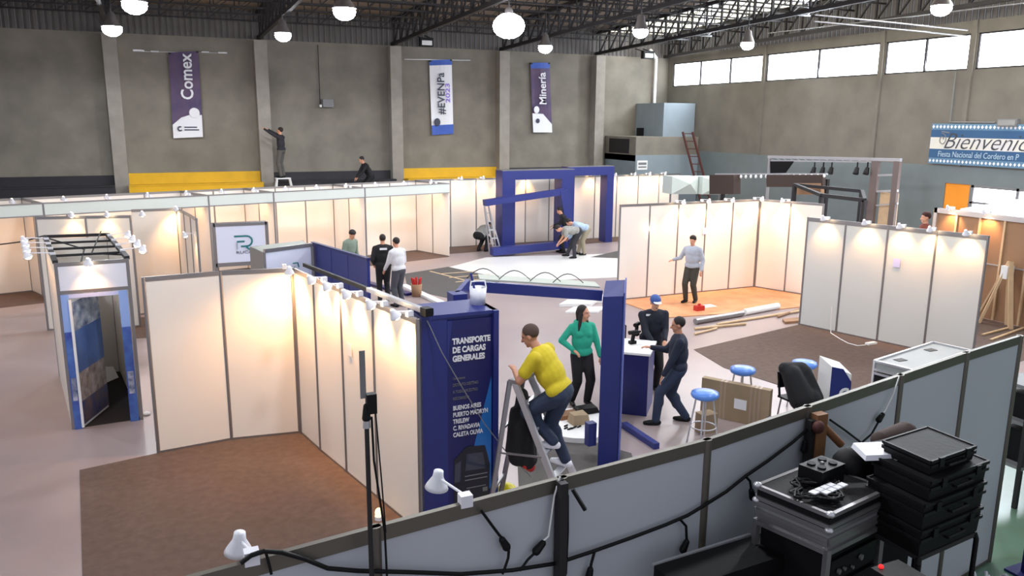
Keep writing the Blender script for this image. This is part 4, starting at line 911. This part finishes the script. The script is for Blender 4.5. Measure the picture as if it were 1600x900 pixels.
# yellow bag
q = G(788, 768, .2); q.z = 0; mb = MB()
mb.ell((0, 0, .12), (.26, .2, .16), n=16, m=10).ell((.1, .05, .2), (.14, .12, .14)).ell((-.14, -.02, .14), (.15, .12, .12))
o = mb.build('yellow_bag', 'bagyellow'); o.location = (q.x-.1, q.y-.12, .0); tag(o, 'crumpled bright yellow plastic bag just behind the foreground wall', 'bag')

# ------------------------------------------------------------------ equipment on the foreground stand
RA = V((3.60, 3.25, 0)); ru = V((.72, .14, 0)).normalized()*.60; rv = V((-.13, .50, 0)).normalized()*.50   # u to the right, v to the back-left
tr = thing('equipment_riser', 'dark low riser carrying the flight-case rack and benches', 'riser', (0, 0, 0))
MB().box(2.3, 5.4, 2.3, 3.58, 0, 1.15).build('deck', 'steel', tr)
MB().box(3.4, 4.35, 3.58, 3.90, 0, 1.15).build('deck_step', 'steel', tr)
t = thing('rack_case', 'black audio rack in an aluminium-edged flight case under the laminated lids', 'rack', RA+V((0, 0, 1.15)))
def pr(a, u, v): return [a, a+u, a+u+v, a+v]
MB().prism(pr(z_+ru*.04+rv*.04, ru*.92, rv*.92), .02, .86).build('body', 'blackcase', t)
mb = MB(); c4_ = pr(z_, ru, rv)
for p in c4_: mb.bar(p, p+V((0, 0, .88)), .035)
for z in (.02, .86, .92):
    for i in range(4): mb.bar(c4_[i]+V((0, 0, z)), c4_[(i+1) % 4]+V((0, 0, z)), .03)
mb.prism(pr(z_, ru, rv), .86, .92).build('aluminium_edges', 'alu', t)
for zz in (.1, .28, .46, .64):
    ru_ = MB().prism(pr(ru*.08-rv*.01, ru*.84, rv*.03), zz, zz+.14).build('rack_unit', 'black', t)
mb = MB()
for (fx, zz, rr) in ((.2, .7, .018), (.3, .7, .012), (.45, .68, .012), (.6, .72, .02), (.3, .52, .018), (.7, .55, .012)):
    c = ru*fx-rv*.02+V((0, 0, zz)); mb.cyl(c, c-rv*.03, rr)
mb.build('knobs', 'alu', ru_); MB().prism(pr(ru*.3-rv*.03, ru*.3, rv*.02), .33, .355).build('handle', 'aluw', ru_)
def lid(z0, z1, lab, m):
    t = thing('case_lid', lab, 'case lid', RA+V((0, 0, z0)), group='stacked flight case lids'); h = z1-z0; o_ = -ru*.02-rv*.01
    MB().prism(pr(o_, ru*1.03, rv*1.02), .0, h).build('shell', m, t)
    mb = MB(); cc = pr(o_, ru*1.03, rv*1.02)
    for z in (.012, h-.01):
        for i in range(4): mb.bar(cc[i]+V((0, 0, z)), cc[(i+1) % 4]+V((0, 0, z)), .026)
    mb.build('edges', 'alu', t); mb = MB()
    for p in cc: mb.ell(p+V((0, 0, h)), (.028, .028, .02))
    mb.build('ball_corners', 'aluw', t); return t
lid(2.085, 2.165, 'lower of the two aluminium-edged case lids on the audio rack', 'grey'); lid(2.175, 2.27, 'upper case lid with cables and labels on top of the audio rack', 'blackcase')
zc = 2.285
c = RA+ru*.28+rv*.42; pl = []
for k_ in range(90):
    a = k_*.42; r_ = .12+.04*sin(k_*1.7)+.02*cos(k_*.6); pl.append(V((r_*1.25*cos(a)+.02*sin(k_), r_*sin(a), .008+.02*abs(sin(k_*.9)))))
o = MB().tube(pl, .008, 5).build('cable_coil', 'black', org=(0, 0, 0)); o.location = (c.x, c.y, zc); tag(o, 'tangled black cable coil lying on the upper case lid', 'cable')
for i, (f, g) in enumerate(((.30, .30), (.40, .22))):
    c = RA+ru*f+rv*g; t = thing('paper_label_strip', ('rear', 'front')[i]+' strip of white labels lying on the upper case lid', 'label', c+V((0, 0, zc+.03)))
    mb = MB()
    for j in range(4): mb.prism(pr(ru*.10*j-ru*.2, ru*.085, rv*.09), 0, .008)
    mb.build('strip', 'print', t)
c = RA+ru*.62+rv*.62; t = thing('power_box', 'black four-socket power box standing on the upper case lid', 'power box', c+V((0, 0, 2.272)))
bu, bv = ru*.42, rv*.34
MB().prism(pr(-bu*.5-bv*.5, bu, bv), .0, .115).build('housing', 'black', t)
for fx in (-.24, .24):
    for fy in (-.22, .22): q = bu*fx+bv*fy; MB().cyl((q.x, q.y, .115), (q.x, q.y, .125), .028).build('socket', 'blackcase', t)
MB().box(-.01, .01, -.01, .01, .115, .13).build('switch', 'grey', t)
# black plastic cases on a tube table
t = thing('tube_table', 'dark tubular metal table carrying the black cases', 'table', (4.12, 3.02, 1.15))
TU, TV = V((.62, .07, 0)), V((.0, .42, 0))
MB().prism(pr(z_, TU, TV), .80, .83).build('tabletop', 'steel', t)
for i, p in enumerate(pr(z_, TU, TV)): MB().tube([p+V((0, 0, .0)), p+V((0, 0, .78)), p*.96+V((.01, .01, .82))], .018).build('leg', 'black', t)
def bcase(z0, h, u0, u1, v0, v1, lab, ribs=True):
    o = V((4.12, 3.02, 0))+TU*u0+TV*v0; t = thing('black_case', lab, 'case', (o.x, o.y, z0), group='stacked black equipment cases')
    u, v = TU*(u1-u0), TV*(v1-v0); i_ = .05
    MB().hexa([p for p in pr(u*i_*.3+v*i_*.3, u*(1-i_*.6), v*(1-i_*.6))], [p+V((0, 0, h)) for p in pr(z_, u, v)]).build('shell', 'blackcase', t); sh_ = list(t.children)[0]
    mb = MB(); cc = pr(-u*.01-v*.01, u*1.02, v*1.02)
    for z in (h*.97, h*.62 if ribs else h*.1):
        for i in range(4): mb.bar(cc[i]+V((0, 0, z)), cc[(i+1) % 4]+V((0, 0, z)), .014, .02)
    mb.build('rim', 'black', t)
    c = u*.5-v*.03+V((0, 0, h*.5)); d = u.normalized()*.09
    MB().tube([c-d, c-d-v*.06, c+d-v*.06, c+d], .009).build('handle', 'black', sh_)
    for f in (.2, .8): c = u*f-v*.02+V((0, 0, h*.8)); MB().box(c.x-.02, c.x+.02, c.y-.012, c.y+.005, c.z-.03, c.z+.03).build('latch', 'black', sh_)
    return t
bcase(1.985, .17, -.02, 1.02, 0, 1, 'lowest black case of the stack on the tube table')
bcase(2.16, .17, -.02, 1.02, 0, 1, 'second black case of the stack, below the wide one')
bcase(2.335, .13, .06, 1.04, .02, 1.02, 'wide black case third up in the stack')
bcase(2.47, .09, .16, .92, .15, .98, 'topmost black case of the stack with a ribbed lid')
o = V((4.12, 3.02, 0))
t = thing('black_bag', 'rounded black equipment bag left of the case stack under the white router', 'bag', (4.42, 3.62, 1.15)); MB().box(-.12, .2, -.1, .24, 0, 1.0).build('stand', 'black', t)
MB().cap((-.20, .06, 1.14), (.14, .0, 1.16), .13, .14, 14).build('bag', 'blackcase', t)
WR = G(1374, 704, 2.47)
t = thing('white_router', 'white flat plastic unit with rounded corners on top of the black bag', 'router', (WR.x, WR.y, 2.455)); MB().hexa([(-.19, -.06, 0), (.1, -.16, 0), (.19, .04, 0), (-.1, .14, 0)], [(-.18, -.055, .035), (.095, -.15, .035), (.18, .04, .035), (-.095, .13, .035)]).build('body', 'whitepl', t)
MB().box(-.02, .08, -.155, -.13, -.0, .02).build('port', 'aluw', t)
o = MB().cap((-.12, 0, 0), (.15, .02, 0), .07, .09, 12).build('brown_roll', mat('roll_dark', (62, 46, 42), .8)); o.location = (4.72, 3.78, 2.37)
tag(o, 'brown fabric roll behind the white unit and the black cases', 'roll'); t = thing('roll_stand', 'dark stand below the brown fabric roll', 'stand', (4.75, 3.78, 0)); MB().box(-.2, .2, -.06, .06, 0, 2.29).build('column', 'black', t)
# mixer with red light at the bottom edge
q = EYE+ray(1400, 893)*4.15
t = thing('mixer_case', 'dark box with a small red light at the bottom edge between rack and cases', 'box', (q.x, q.y, 1.15)); hz = q.z-1.15
MB().box(-.09, .11, -.12, .08, 0, hz-.02).build('body', 'blackcase', t); MB().box(-.09, .11, -.12, .08, hz-.02, hz).build('top_panel', 'blackcase', t)
MB().ell((-.04, .06, hz+.004), (.013, .013, .012)).build('red_light', 'redled', t)
# black benches lower left
BA, BB = G(1022, 884, 1.85), G(1190, 832, 1.85)
t = thing('black_bench', 'long black padded bench with a pale rear edge at the bottom centre', 'bench', (BA.x, BA.y-.28, 0)); dd = V((BB.x-BA.x, BB.y-BA.y, 0))
MB().prism([(0, 0), (dd.x+.1, dd.y), (dd.x+.1, dd.y+.28), (0, .28)], 1.74, 1.85).build('seat', 'blackcase', t)
MB().bar((0, .29, 1.852), (dd.x*.9, dd.y+.29, 1.852), .02, .012).build('pale_edge', 'aluw', t)  # pale bar laid along the rear top edge
MB().box(.05, .15, .05, .15, 1.15, 1.74).box(dd.x-.15, dd.x-.05, .15, .25, 1.15, 1.74).build('legs', 'black', t)
t = thing('cable_heap', 'dark heap of cables and small metal fittings at the bottom edge by the rack', 'cables', (3.1, 3.05, 1.15), kind='stuff')
mb = MB()
for k_ in range(14):
    a = random.uniform(0, 6); mb.tube([V((.3*cos(a+j*.7)*random.uniform(.6, 1), .18*sin(a+j*.7), .42+random.uniform(0, .1))) for j in range(7)], .011, 5)
mb.box(-.35, .35, -.2, .2, 0, .42).build('cables', 'black', t)

t = thing('metal_shelf', 'dark metal shelf with pale boards at the right edge beyond the foreground wall', 'shelf', (9.3, 6.0, 0))
for dx in (0, .9):
    for dy in (-.35, .05): MB().bar((dx, dy, 0), (dx, dy, 1.9), .05).build('upright', 'steel', t)
for z in (.5, 1.05, 1.5): MB().box(-.02, .94, -.38, .08, z, z+.04).build('shelf_board', 'grey', t)
MB().box(.1, .85, -.3, 0, .54, .95).box(.1, .7, -.3, 0, 1.09, 1.4).build('dark_contents', 'black', t)
q = G(1599, 900); t = thing('blue_post', 'dark blue post at the lower right edge', 'post', (q.x+.06, q.y, 0)); MB().bar((0, 0, .03), (.0, 0, 1.0), .09).build('tube', 'navy', t); MB().box(-.15, .15, -.15, .15, 0, .03).build('foot', 'navy', t)
q = G(1550, 893, .15); t = thing('metal_fittings', 'small pile of shiny metal fittings at the bottom right corner', 'fittings', (q.x, q.y, 0), kind='stuff'); mb = MB()
for k_ in range(12): x, y = random.uniform(-.16, .16), random.uniform(-.1, .1); mb.cyl((x, y, .02), (x+.08*cos(k_), y+.08*sin(k_), .06+.02*(k_%3)), .02, n=7)
mb.build('fittings', 'aluw', t)
a = V((-1.72, 15.9, 2.56)); b = PY(0, 382, 15.6)
tag(MB().tube([(0, 0, 0), (b-a)*.5+V((0, 0, -.03)), b-a, (b-a)*1.4], .012).build('slack_cable', 'steel', org=(0, 0, 0)), 'thin dark cable running left from the cubicle roof', 'cable').location = a

# ------------------------------------------------------------------ people
SK = [mat('skin_light', (206, 150, 122), .55), mat('skin_tan', (188, 134, 106), .55)]
HAIRD = mat('hair_dark', (34, 26, 24), .7); HAIRS = mat('hair_short', (78, 60, 52), .8)
def remesh(mb, name, m, parent, vox, smooth=4):
    o = mb.build(name, m, None); r = o.modifiers.new('r', 'REMESH'); r.mode = 'VOXEL'; r.voxel_size = vox; r.use_smooth_shade = True
    if smooth: s = o.modifiers.new('s', 'SMOOTH'); s.iterations = smooth; s.factor = .5
    dg = bpy.context.evaluated_depsgraph_get(); dg.update(); me = bpy.data.meshes.new_from_object(o.evaluated_get(dg)); old = o.data; o.modifiers.clear(); o.data = me; bpy.data.meshes.remove(old)
    me.name = name; me.materials.clear(); me.materials.append(m if not isinstance(m, str) else M[m]); o.parent = parent; return o
def ik(a, c, l1, l2, pole):
    a, c = V(a), V(c); d = c-a; L = min(d.length, (l1+l2)*.999); d.normalize(); c = a+d*L
    x = (l1*l1-l2*l2+L*L)/(2*L); h = sqrt(max(l1*l1-x*x, 0)); p = V(pole); p = p-d*p.dot(d)
    if p.length < 1e-5: p = V((0, 1, 0))
    return a+d*x+p.normalized()*h, c
def person(name_label, loc, yaw, h=1.75, pelvis=(0, 0, .94), lean=(0, 0), hip_yaw=0, head=(0, 0), lh=None, rh=None, lf=(-.1, 0, 0), rf=(.1, 0, 0), skin=0,
           top=None, sleeve='long', trousers=None, shoes=None, hair=HAIRD, hairstyle='short', cap=None, fine=False, build=1.0, lpole=(-.35, -.6, -1), rpole=(.35, -.6, -1), kneepole=(0, 1, 0), z=0, hood=False, toe=None, fem=False):
    """lean=(forward, to the right) in degrees; head=(yaw to the left, pitch down); lh, rh hand targets; lf, rf feet, all in the figure's own frame facing +Y"""
    t = thing('person', name_label, 'person', (loc[0], loc[1], z), radians(yaw)); s = h/1.75; vox = .010 if fine else .018
    pel = V(pelvis); lf_, ls_ = radians(lean[0]), radians(lean[1])
    up = V((sin(ls_), sin(lf_)*cos(ls_), cos(lf_)*cos(ls_))).normalized(); rt = V((1, 0, 0)); rt = (rt-up*rt.dot(up)).normalized(); fw = up.cross(rt)
    def T(x, y, zz, bend=1.0): return pel+rt*x+fw*y+up*zz
    R3_ = Matrix((rt, fw, up)).transposed()
    bw = build; sw = (.168 if fem else .182)*(1+(bw-1)*.6)
    neck = T(0, .0, .54); sh = [T(-sw, 0, .445), T(sw, 0, .445)]; hip = [T(-.09, 0, -.03), T(.09, 0, -.03)]
    hy, hp = radians(head[0]), radians(head[1])
    hq = Quaternion((0, 0, 1), hy) @ Quaternion((1, 0, 0), -hp); 
    hup = (up*.55+(hq @ V((0, 0, 1)))*.45).normalized(); HM = hq.to_matrix()
    hc = neck+hup*.135+(hq @ V((0, .025, 0))); H_ = lambda x, y, zz: hc+(HM @ V((x, y, zz)))
    body = MB(); shirt = MB(); tr_ = MB(); shoe = MB()
    def both(fn, e, mbs):
        fn(body, 0.0); 
        for m_ in mbs: fn(m_, e)
    e = .014 if fine else .020
    both(lambda m_, k: m_.ell(T(0, .01, .36), (.165*bw+k, .108*bw+k, .18+k), R3_, 16, 10), e, [shirt])
    both(lambda m_, k: m_.ell(T(0, .0, .17), (.135*bw+k, .105*bw+k, .17+k), R3_, 16, 10), e, [shirt])
    both(lambda m_, k: m_.ell(T(0, -.01, .0), ((.165 if fem else .155)*bw+k, .12+k, .12+k), R3_, 16, 10), e, [tr_])
    shirt.ell(T(0, -.005, .03), (.165*bw+e*1.4, .12+e*1.4, .12), R3_, 16, 10); shirt.ell(T(0, .005, .22), (.158*bw+e, .118*bw+e, .22), R3_, 16, 10)
    if fem:
        for sx in (-1, 1): shirt.ell(T(sx*.07, .09, .34), (.07, .06, .065), R3_)
    for j in (0, 1):
        both(lambda m_, k: m_.cap(T((-.08, .08)[j], 0, .47), sh[j]-up*.005, .058+k, .050+k), e, [shirt])
    if hood: shirt.ell(T(0, -.09, .5), (.12, .07, .07), R3_)
    body.cap(T(0, 0, .45), hc-hup*.06, .062, .052)
    # head
    body.ell(H_(0, -.01, .03), (.076, .095, .092), HM, 18, 12); body.ell(H_(0, .03, -.045), (.056, .062, .068), HM, 14, 10)
    body.ell(H_(0, .062, -.10), (.03, .025, .02), HM); body.cap(H_(0, .09, .0), H_(0, .112, -.035), .010, .016, 8)
    body.ell(H_(0, .078, .025), (.055, .018, .012), HM)
    for sx in (-1, 1): body.ell(H_(sx*.078, -.005, -.01), (.012, .02, .032), HM)
    # arms
    hands = [lh, rh]; poles = [lpole, rpole]; wr = []
    for j in (0, 1):
        sg = (-1, 1)[j]; tgt = V(hands[j]) if hands[j] is not None else sh[j]+V((sg*.08, .04, -.52))
        el, w = ik(sh[j], tgt, .29*s, .26*s, poles[j]); wr.append((el, w))
        body.cap(sh[j], el, .047*bw, .038*bw); body.cap(el, w, .037*bw, .026)
        if sleeve == 'long': shirt.cap(sh[j], el, .062*min(bw, 1.12), .054*min(bw, 1.12)); shirt.cap(el, w+(el-w)*.06, .052*min(bw, 1.12), .042)
        else: shirt.cap(sh[j], sh[j]+(el-sh[j])*.62, .066*bw, .062*bw)
        d = (w-el).normalized(); side = d.cross(V((0, 0, 1)) if abs(d.z) < .8 else V((0, 1, 0))).normalized(); nrm = side.cross(d)
        Mh = Matrix((side, d, nrm)).transposed(); body.ell(w+d*.05, (.036, .052, .017), Mh)
        fr = .0085 if fine else .011
        for fi, fl in enumerate((.062, .075, .07, .055)):
            b0 = w+d*.085+side*((fi-1.5)*.02); b1 = b0+d*fl*.55-nrm*.008; b2 = b1+d*fl*.4-nrm*.028*1.0
            body.cap(b0-d*.02, b1, fr, fr*.95, 8); body.cap(b1, b2, fr*.95, fr*.8, 8)
        th = w+d*.03+side*(-sg*.032); body.cap(w+d*.02, th+d*.02, fr*1.3, fr*1.2, 8); body.cap(th+d*.02, th+d*.055-side*(sg*.012)-nrm*.012, fr*1.2, fr, 8)
    feet = [lf, rf]; tl = .44*s; sl = .43*s
    for j in (0, 1):
        f = V(feet[j]); ank = f+V((0, 0, .085)); kp = V(kneepole[j]) if isinstance(kneepole[0], (tuple, list)) else V(kneepole)
        kn, an = ik(hip[j], ank, tl, sl, kp)
        body.cap(hip[j], kn, .082*bw, .055); body.cap(kn, an, .054, .036); body.ell(lerp(kn, an, .3)+V((0, -.012, 0)), (.054, .056, .1))
        tr_.cap(hip[j], kn, .082*bw+.02, .082); tr_.cap(kn, an+V((0, 0, .0)), .080, .064); tr_.ell(lerp(kn, an, .3)+V((0, -.012, 0)), (.074, .076, .13))
        td = V(toe[j]) if toe else V(((-.15, .15)[j], 1, 0)); td.normalize()
        body.cap(an+V((0, 0, -.04)), an+td*.12+V((0, 0, -.055)), .034, .025)
        shoe.cap(an-td*.045+V((0, 0, -.045)), an+td*.09+V((0, 0, -.048)), .042, .044); shoe.cap(an+td*.09+V((0, 0, -.048)), an+td*.17+V((0, 0, -.052)), .044, .032); shoe.cap(an, an+V((0, 0, -.05)), .05, .045)
    remesh(body, 'body', SK[skin], t, vox, 3)
    remesh(shirt, 'hooded_sweatshirt' if hood else 'shirt', top, t, max(vox, .014)); remesh(tr_, 'trousers', trousers, t, max(vox, .014))
    shoe_m = shoes or M['black']; remesh(shoe, 'shoes', shoe_m, t, max(vox, .012), 2)
    if hairstyle:
        hb = MB().ell(H_(0, -.022, .042), (.084, .098, .092), HM, 18, 12)
        if hairstyle == 'full': hb.ell(H_(0, -.01, .075), (.088, .095, .068), HM, 16, 10)
        if hairstyle == 'long':
            hb.cap(H_(0, -.06, .0), neck-up*.06-fw*.085, .078, .06); hb.cap(H_(.065, -.01, .0), neck-up*.16+fw*.09+rt*.09, .032, .03); hb.cap(H_(-.065, -.01, .0), neck-up*.18+fw*.08-rt*.09, .032, .034)
        remesh(hb, 'hair', hair, t, .012, 3)
    if cap is not None:
        MB().ell(H_(0, -.01, .05), (.092, .108, .085), HM, 18, 12).build('cap', cap, t)
        MB().ell(H_(0, .10, .045), (.07, .07, .012), HM, 14, 6).build('cap_brim', 'white', t)
    if fine:
        mb = MB()
        for sx in (-1, 1): mb.ell(H_(sx*.03, .082, .008), (.012, .006, .006), HM, 8, 6)
        mb.build('eyes', 'black', t); MB().ell(H_(0, .083, -.067), (.022, .010, .006), HM, 8, 6).build('lips', mat('lips', (150, 80, 74), .5), t)
    return t
CL = lambda n, c, r=.85: mat(n, c, r, var=.12, scale=14)
yel, teal, navyc, blk, jean, greyc = CL('cloth_yellow', (208, 186, 36)), CL('cloth_teal', (40, 168, 140)), CL('cloth_navy', (24, 28, 44)), CL('cloth_black', (22, 22, 26)), CL('cloth_jean', (44, 56, 80)), CL('cloth_grey', (150, 150, 146))
whitec, paleblue, olive, khaki, greyt, green = CL('cloth_white', (214, 214, 218)), CL('cloth_paleblue', (170, 190, 214)), CL('cloth_olive', (66, 64, 56)), CL('cloth_khaki', (160, 150, 128)), CL('cloth_greytrouser', (74, 76, 84)), CL('cloth_sage', (126, 142, 128))
def face(v): return degrees_(v)
def degrees_(v): return -atan2(v[0], v[1])*180/pi
# man on the stepladder: ladder first
LD = V((3.75, 7.42, 0))
t = thing('step_ladder', 'aluminium stepladder the man in yellow is climbing', 'ladder', LD)
topz = 1.78; tc = PY(795, 572, 7.75)-LD; base_r = V((.30, -.25, 0))
TC = V((tc.x+.02, tc.y, 0))
fr = [(V((TC.x-.02, TC.y-.16, topz)), V((.22, -.52, 0))), (V((TC.x+.26, TC.y+.06, topz)), V((.66, -.10, 0)))]
rear = [(V((TC.x-.06, TC.y-.12, topz)), V((-.62, .15, 0))), (V((TC.x+.22, TC.y+.10, topz)), V((-.28, .62, 0)))]
for a, b in fr: MB().bar(a, b, .035, .075).build('front_rail', 'aluw', t)
for a, b in rear: MB().bar(a, b, .03, .05).build('rear_rail', 'alu', t)
mb = MB()
for k_ in range(1, 7):
    f = 1-k_/7.0; a = lerp(fr[0][0], fr[0][1], f); b = lerp(fr[1][0], fr[1][1], f); mb.bar(a, b, .08, .025)
mb.build('treads', 'aluw', t)
MB().bar(lerp(fr[0][0], fr[1][0], -.06), lerp(fr[0][0], fr[1][0], 1.06), .14, .04).build('top_cap', 'alu', t)
mb = MB().bar(lerp(*fr[0], .45), lerp(*rear[0], .45), .02).bar(lerp(*rear[0], .3), lerp(*rear[1], .3), .025).bar(lerp(*rear[0], .7), lerp(*rear[1], .7), .025)
mb.build('spreader', 'alu', t)
step2 = [lerp(lerp(*fr[0], 1-3/7.0), lerp(*fr[1], 1-3/7.0), .5)+LD, lerp(lerp(*fr[0], 1-4/7.0), lerp(*fr[1], 1-4/7.0), .5)+LD]
# direction man faces: from his feet towards ladder top
climb = thing  # figure stands on the second tread
S = step2[0]; fdir = V((TC.x+LD.x+.1-S.x, TC.y+LD.y-S.y, 0)).normalized()
yaw = degrees_(fdir); Ry = Matrix.Rotation(-radians(yaw), 3, 'Z')
base = V((S.x, S.y, 0))+V((fdir.y, -fdir.x, 0))*.02-fdir*.10
def loc2(p): return Ry @ (V(p)-V((base.x, base.y, 0)))
topc = lerp(fr[0][0], fr[1][0], .5)+LD
S1 = loc2(S); S2 = loc2(step2[1])
person('man in a yellow T-shirt and jeans leaning over the top of the stepladder', base, yaw, 1.75, pelvis=(-.04, .12, S.z+.93), lean=(30, 0), head=(8, 22), lh=loc2(topc+V((-.1, 0, .10))), rh=loc2(topc+V((.08, -.02, .09))),
       lf=(S2.x-.08, S2.y-.06, S2.z+.02), rf=(S1.x+.06, S1.y-.04, S1.z+.02), skin=1, top=yel, sleeve='short', trousers=jean, shoes=M['whitepl'], hair=HAIRS, fine=True, lpole=(-1, -.3, -.8), rpole=(1, -.3, -.8), build=1.22)
# black jacket hanging inside the ladder
c = lerp(lerp(*rear[0], .12), lerp(*fr[1], .12), .5)+LD
t = thing('hanging_jacket', 'black jacket with red lining hanging inside the stepladder', 'jacket', c)
mb = MB()
for (dx, dy, z0, z1, r0, r1) in ((0, 0, .02, -.4, .07, .13), (-.04, 0, -.35, -.72, .13, .11), (.1, .03, -.08, -.80, .055, .08), (-.11, -.02, -.15, -.62, .05, .07), (.04, -.05, -.3, -.78, .07, .09)): mb.cap((dx, dy, z0), (dx*1.3, dy, z1), r0, r1)
remesh(mb, 'jacket', blk, t, .02, 3); MB().cap((.02, -.07, -.80), (.10, -.03, -.86), .05, .055).build('red_lining', 'red', t)

person('woman with long dark hair in a teal hooded sweatshirt and black leggings', (6.22, 10.95), 172, 1.66, head=(42, -2), lean=(-2, 0), lf=(-.10, .05, 0), rf=(.14, -.04, 0), top=teal, trousers=blk, hairstyle='long', fine=True, fem=True, hood=True, pelvis=(0, 0, .87), build=1.04, lh=(-.30, .08, .80), rh=(.20, .14, .98), lpole=(-1, -.6, 0), rpole=(1, -.6, 0), skin=0)
t = person('man in navy sweatshirt and blue and white cap standing behind the counter', (7.64, 11.06), 165, 1.80, head=(0, 14), lean=(8, 0), lh=(-.08, .44, 1.02), rh=(.14, .46, 1.00), lf=(-.12, -.02, 0), rf=(.12, .05, 0), top=navyc, trousers=blk, hairstyle='short', cap=mat('cap_blue', (60, 90, 160), .7), fine=True, build=1.2, skin=0)
MB().box(.05, .16, .145, .165, 1.38, 1.41).build('chest_print', 'print', t)
person('man in dark navy sweater and jeans seen from the side, facing the counter', (7.16, 9.62), 56, 1.76, build=1.18, head=(2, 8), lean=(0, 0), lh=(-.26, .24, .80), rh=(.16, .42, 1.15), lf=(-.14, .30, 0), rf=(.10, -.16, 0), top=CL('cloth_navy2', (30, 36, 56)), trousers=jean, fine=True, skin=1, pelvis=(0, 0, .90))
person('man in a pale grey shirt and olive trousers touching the bright white wall', (12.5, 16.42), 118, 1.76, head=(0, 6), lean=(2, 0), rh=(.42, .26, 1.10), build=1.12, lf=(-.1, -.08, 0), rf=(.1, .08, 0), z=.02, top=CL('cloth_palegrey', (178, 186, 200)), trousers=olive, hairstyle='full')
person('man in a sage shirt looking down behind the blue boards', (4.72, 21.0), -150, 1.72, head=(0, 30), top=green, trousers=greyt, hairstyle='full', lean=(10, 0))
t = person('man in a black jacket with white back print seen from behind', (5.28, 19.6), -10, 1.80, top=blk, trousers=blk, hair=HAIRD, lh=(-.22, .12, .95), rh=(.22, .16, .95), build=1.18)
MB().box(-.09, .09, -.155, -.135, 1.36, 1.41).build('back_print', 'print', t)
person('man in a white shirt and grey trousers beside the man in black', (5.48, 18.9), 25, 1.70, top=whitec, trousers=greyt, lh=(-.2, .3, .92), rh=(.2, .25, .95), lean=(6, 0), build=1.1)
person('crouching person in dark trousers and grey top at the left end of the tilted frame', G(752, 393), -60, 1.72, pelvis=(0, -.12, .60), lean=(62, 0), lf=(-.13, .0, 0), rf=(.13, .08, 0), lh=(-.1, .55, .35), rh=(.12, .58, .38), head=(0, 50), top=greyc, trousers=blk, build=1.45)
person('bending man in a grey T-shirt and dark trousers lifting the tilted frame', G(892, 403), 72, 1.75, pelvis=(0, -.22, .92), lean=(82, 0), lf=(-.13, -.1, 0), rf=(.13, .12, 0), lh=(-.12, .40, .52), rh=(.14, .42, .5), head=(0, 62), top=greyc, sleeve='short', trousers=CL('cloth_darktrouser', (46, 46, 52)), build=1.15)
person('bending person in a pale blue shirt and khaki trousers behind the man in grey', G(909, 398), 75, 1.75, pelvis=(0, -.15, .92), lean=(70, 0), lf=(-.12, -.05, 0), rf=(.12, .1, 0), lh=(-.12, .5, .6), rh=(.14, .5, .6), head=(0, 50), top=paleblue, trousers=khaki, build=1.05)
person('person in black standing at the right board of the tilted frame', G(881, 395), 60, 1.70, pelvis=(0, -.1, .88), lean=(22, 0), lh=(-.1, .38, .9), rh=(.14, .38, .95), head=(0, 25), top=blk, trousers=blk, lf=(-.1, 0, 0), rf=(.1, .1, 0))
# on the bleachers
q = PY(441, 272, 29.6); t = thing('step_stool', 'small white step stool on the dark bleacher under the reaching man', 'step stool', (q.x, 29.75, 2.037))
for dx in (-.2, .3):
    for dy in (-.14, .14): MB().bar((dx*1.15, dy*1.3, -.0), (dx*.9, dy, .42), .045).build('leg', 'white', t)
MB().box(-.22, .3, -.16, .16, .42, .46).build('top', 'white', t)
person('dark-clothed man on a step stool reaching up to the pier', (q.x+.03, 29.75), 55, 1.78, z=2.50, pelvis=(0, 0, .98), lh=(-.35, .62, 1.82), rh=(-.15, .5, 1.75), head=(0, -10), top=CL('cloth_darkgrey', (42, 40, 46)), trousers=CL('cloth_greybrown', (92, 88, 84)), lpole=(-1, 0, -.5))
q = PY(574, 282, 29.2)
person('person in dark clothes bending forward on the dark bleacher', (q.x, 29.08), 100, 1.72, z=1.738, pelvis=(0, -.1, .80), lean=(28, 0), lh=(-.1, .5, .7), rh=(.1, .45, .72), head=(0, 20), top=CL('cloth_blackish', (34, 34, 38)), trousers=blk)
t = thing('folded_tarp', 'dark folded tarpaulin behind the bending person on the bleacher', 'tarp', (q.x+.8, 29.12, 1.78)); mb = MB().ell((0, 0, .2), (.5, .24, .24)).ell((.4, 0, .12), (.35, .22, .16)); remesh(mb, 'heap', blk, t, .04, 4)
# head behind the grey wall
hp_ = PX(1449, 334, 16.0)
t = thing('work_platform', 'low work platform hidden behind the grey panel wall', 'platform', (16.0, hp_.y, 0)); MB().box(-.4, .4, -.5, .5, 0, hp_.z-1.70).build('platform', 'alu', t)
person('person with dark reddish hair whose head shows above the grey panel wall', (16.0, hp_.y), 60, 1.75, z=hp_.z-1.70, top=CL('cloth_rust', (120, 60, 48)), trousers=blk, hair=mat('hair_red', (66, 34, 30), .8), hairstyle='full')
# jacket over the chair
t = thing('draped_jacket', 'black jacket draped over the folding chair beside the display block', 'jacket', (8.75, 8.75, 0))
mb = MB().cap((-.16, .14, .92), (.14, .1, .90), .10, .10).cap((-.1, .05, .84), (-.02, -.12, .50), .15, .20).cap((.14, .05, .84), (.2, -.1, .46), .13, .18).cap((.1, -.16, .5), (.12, -.2, .3), .16, .12)
remesh(mb, 'jacket', blk, t, .025, 5)
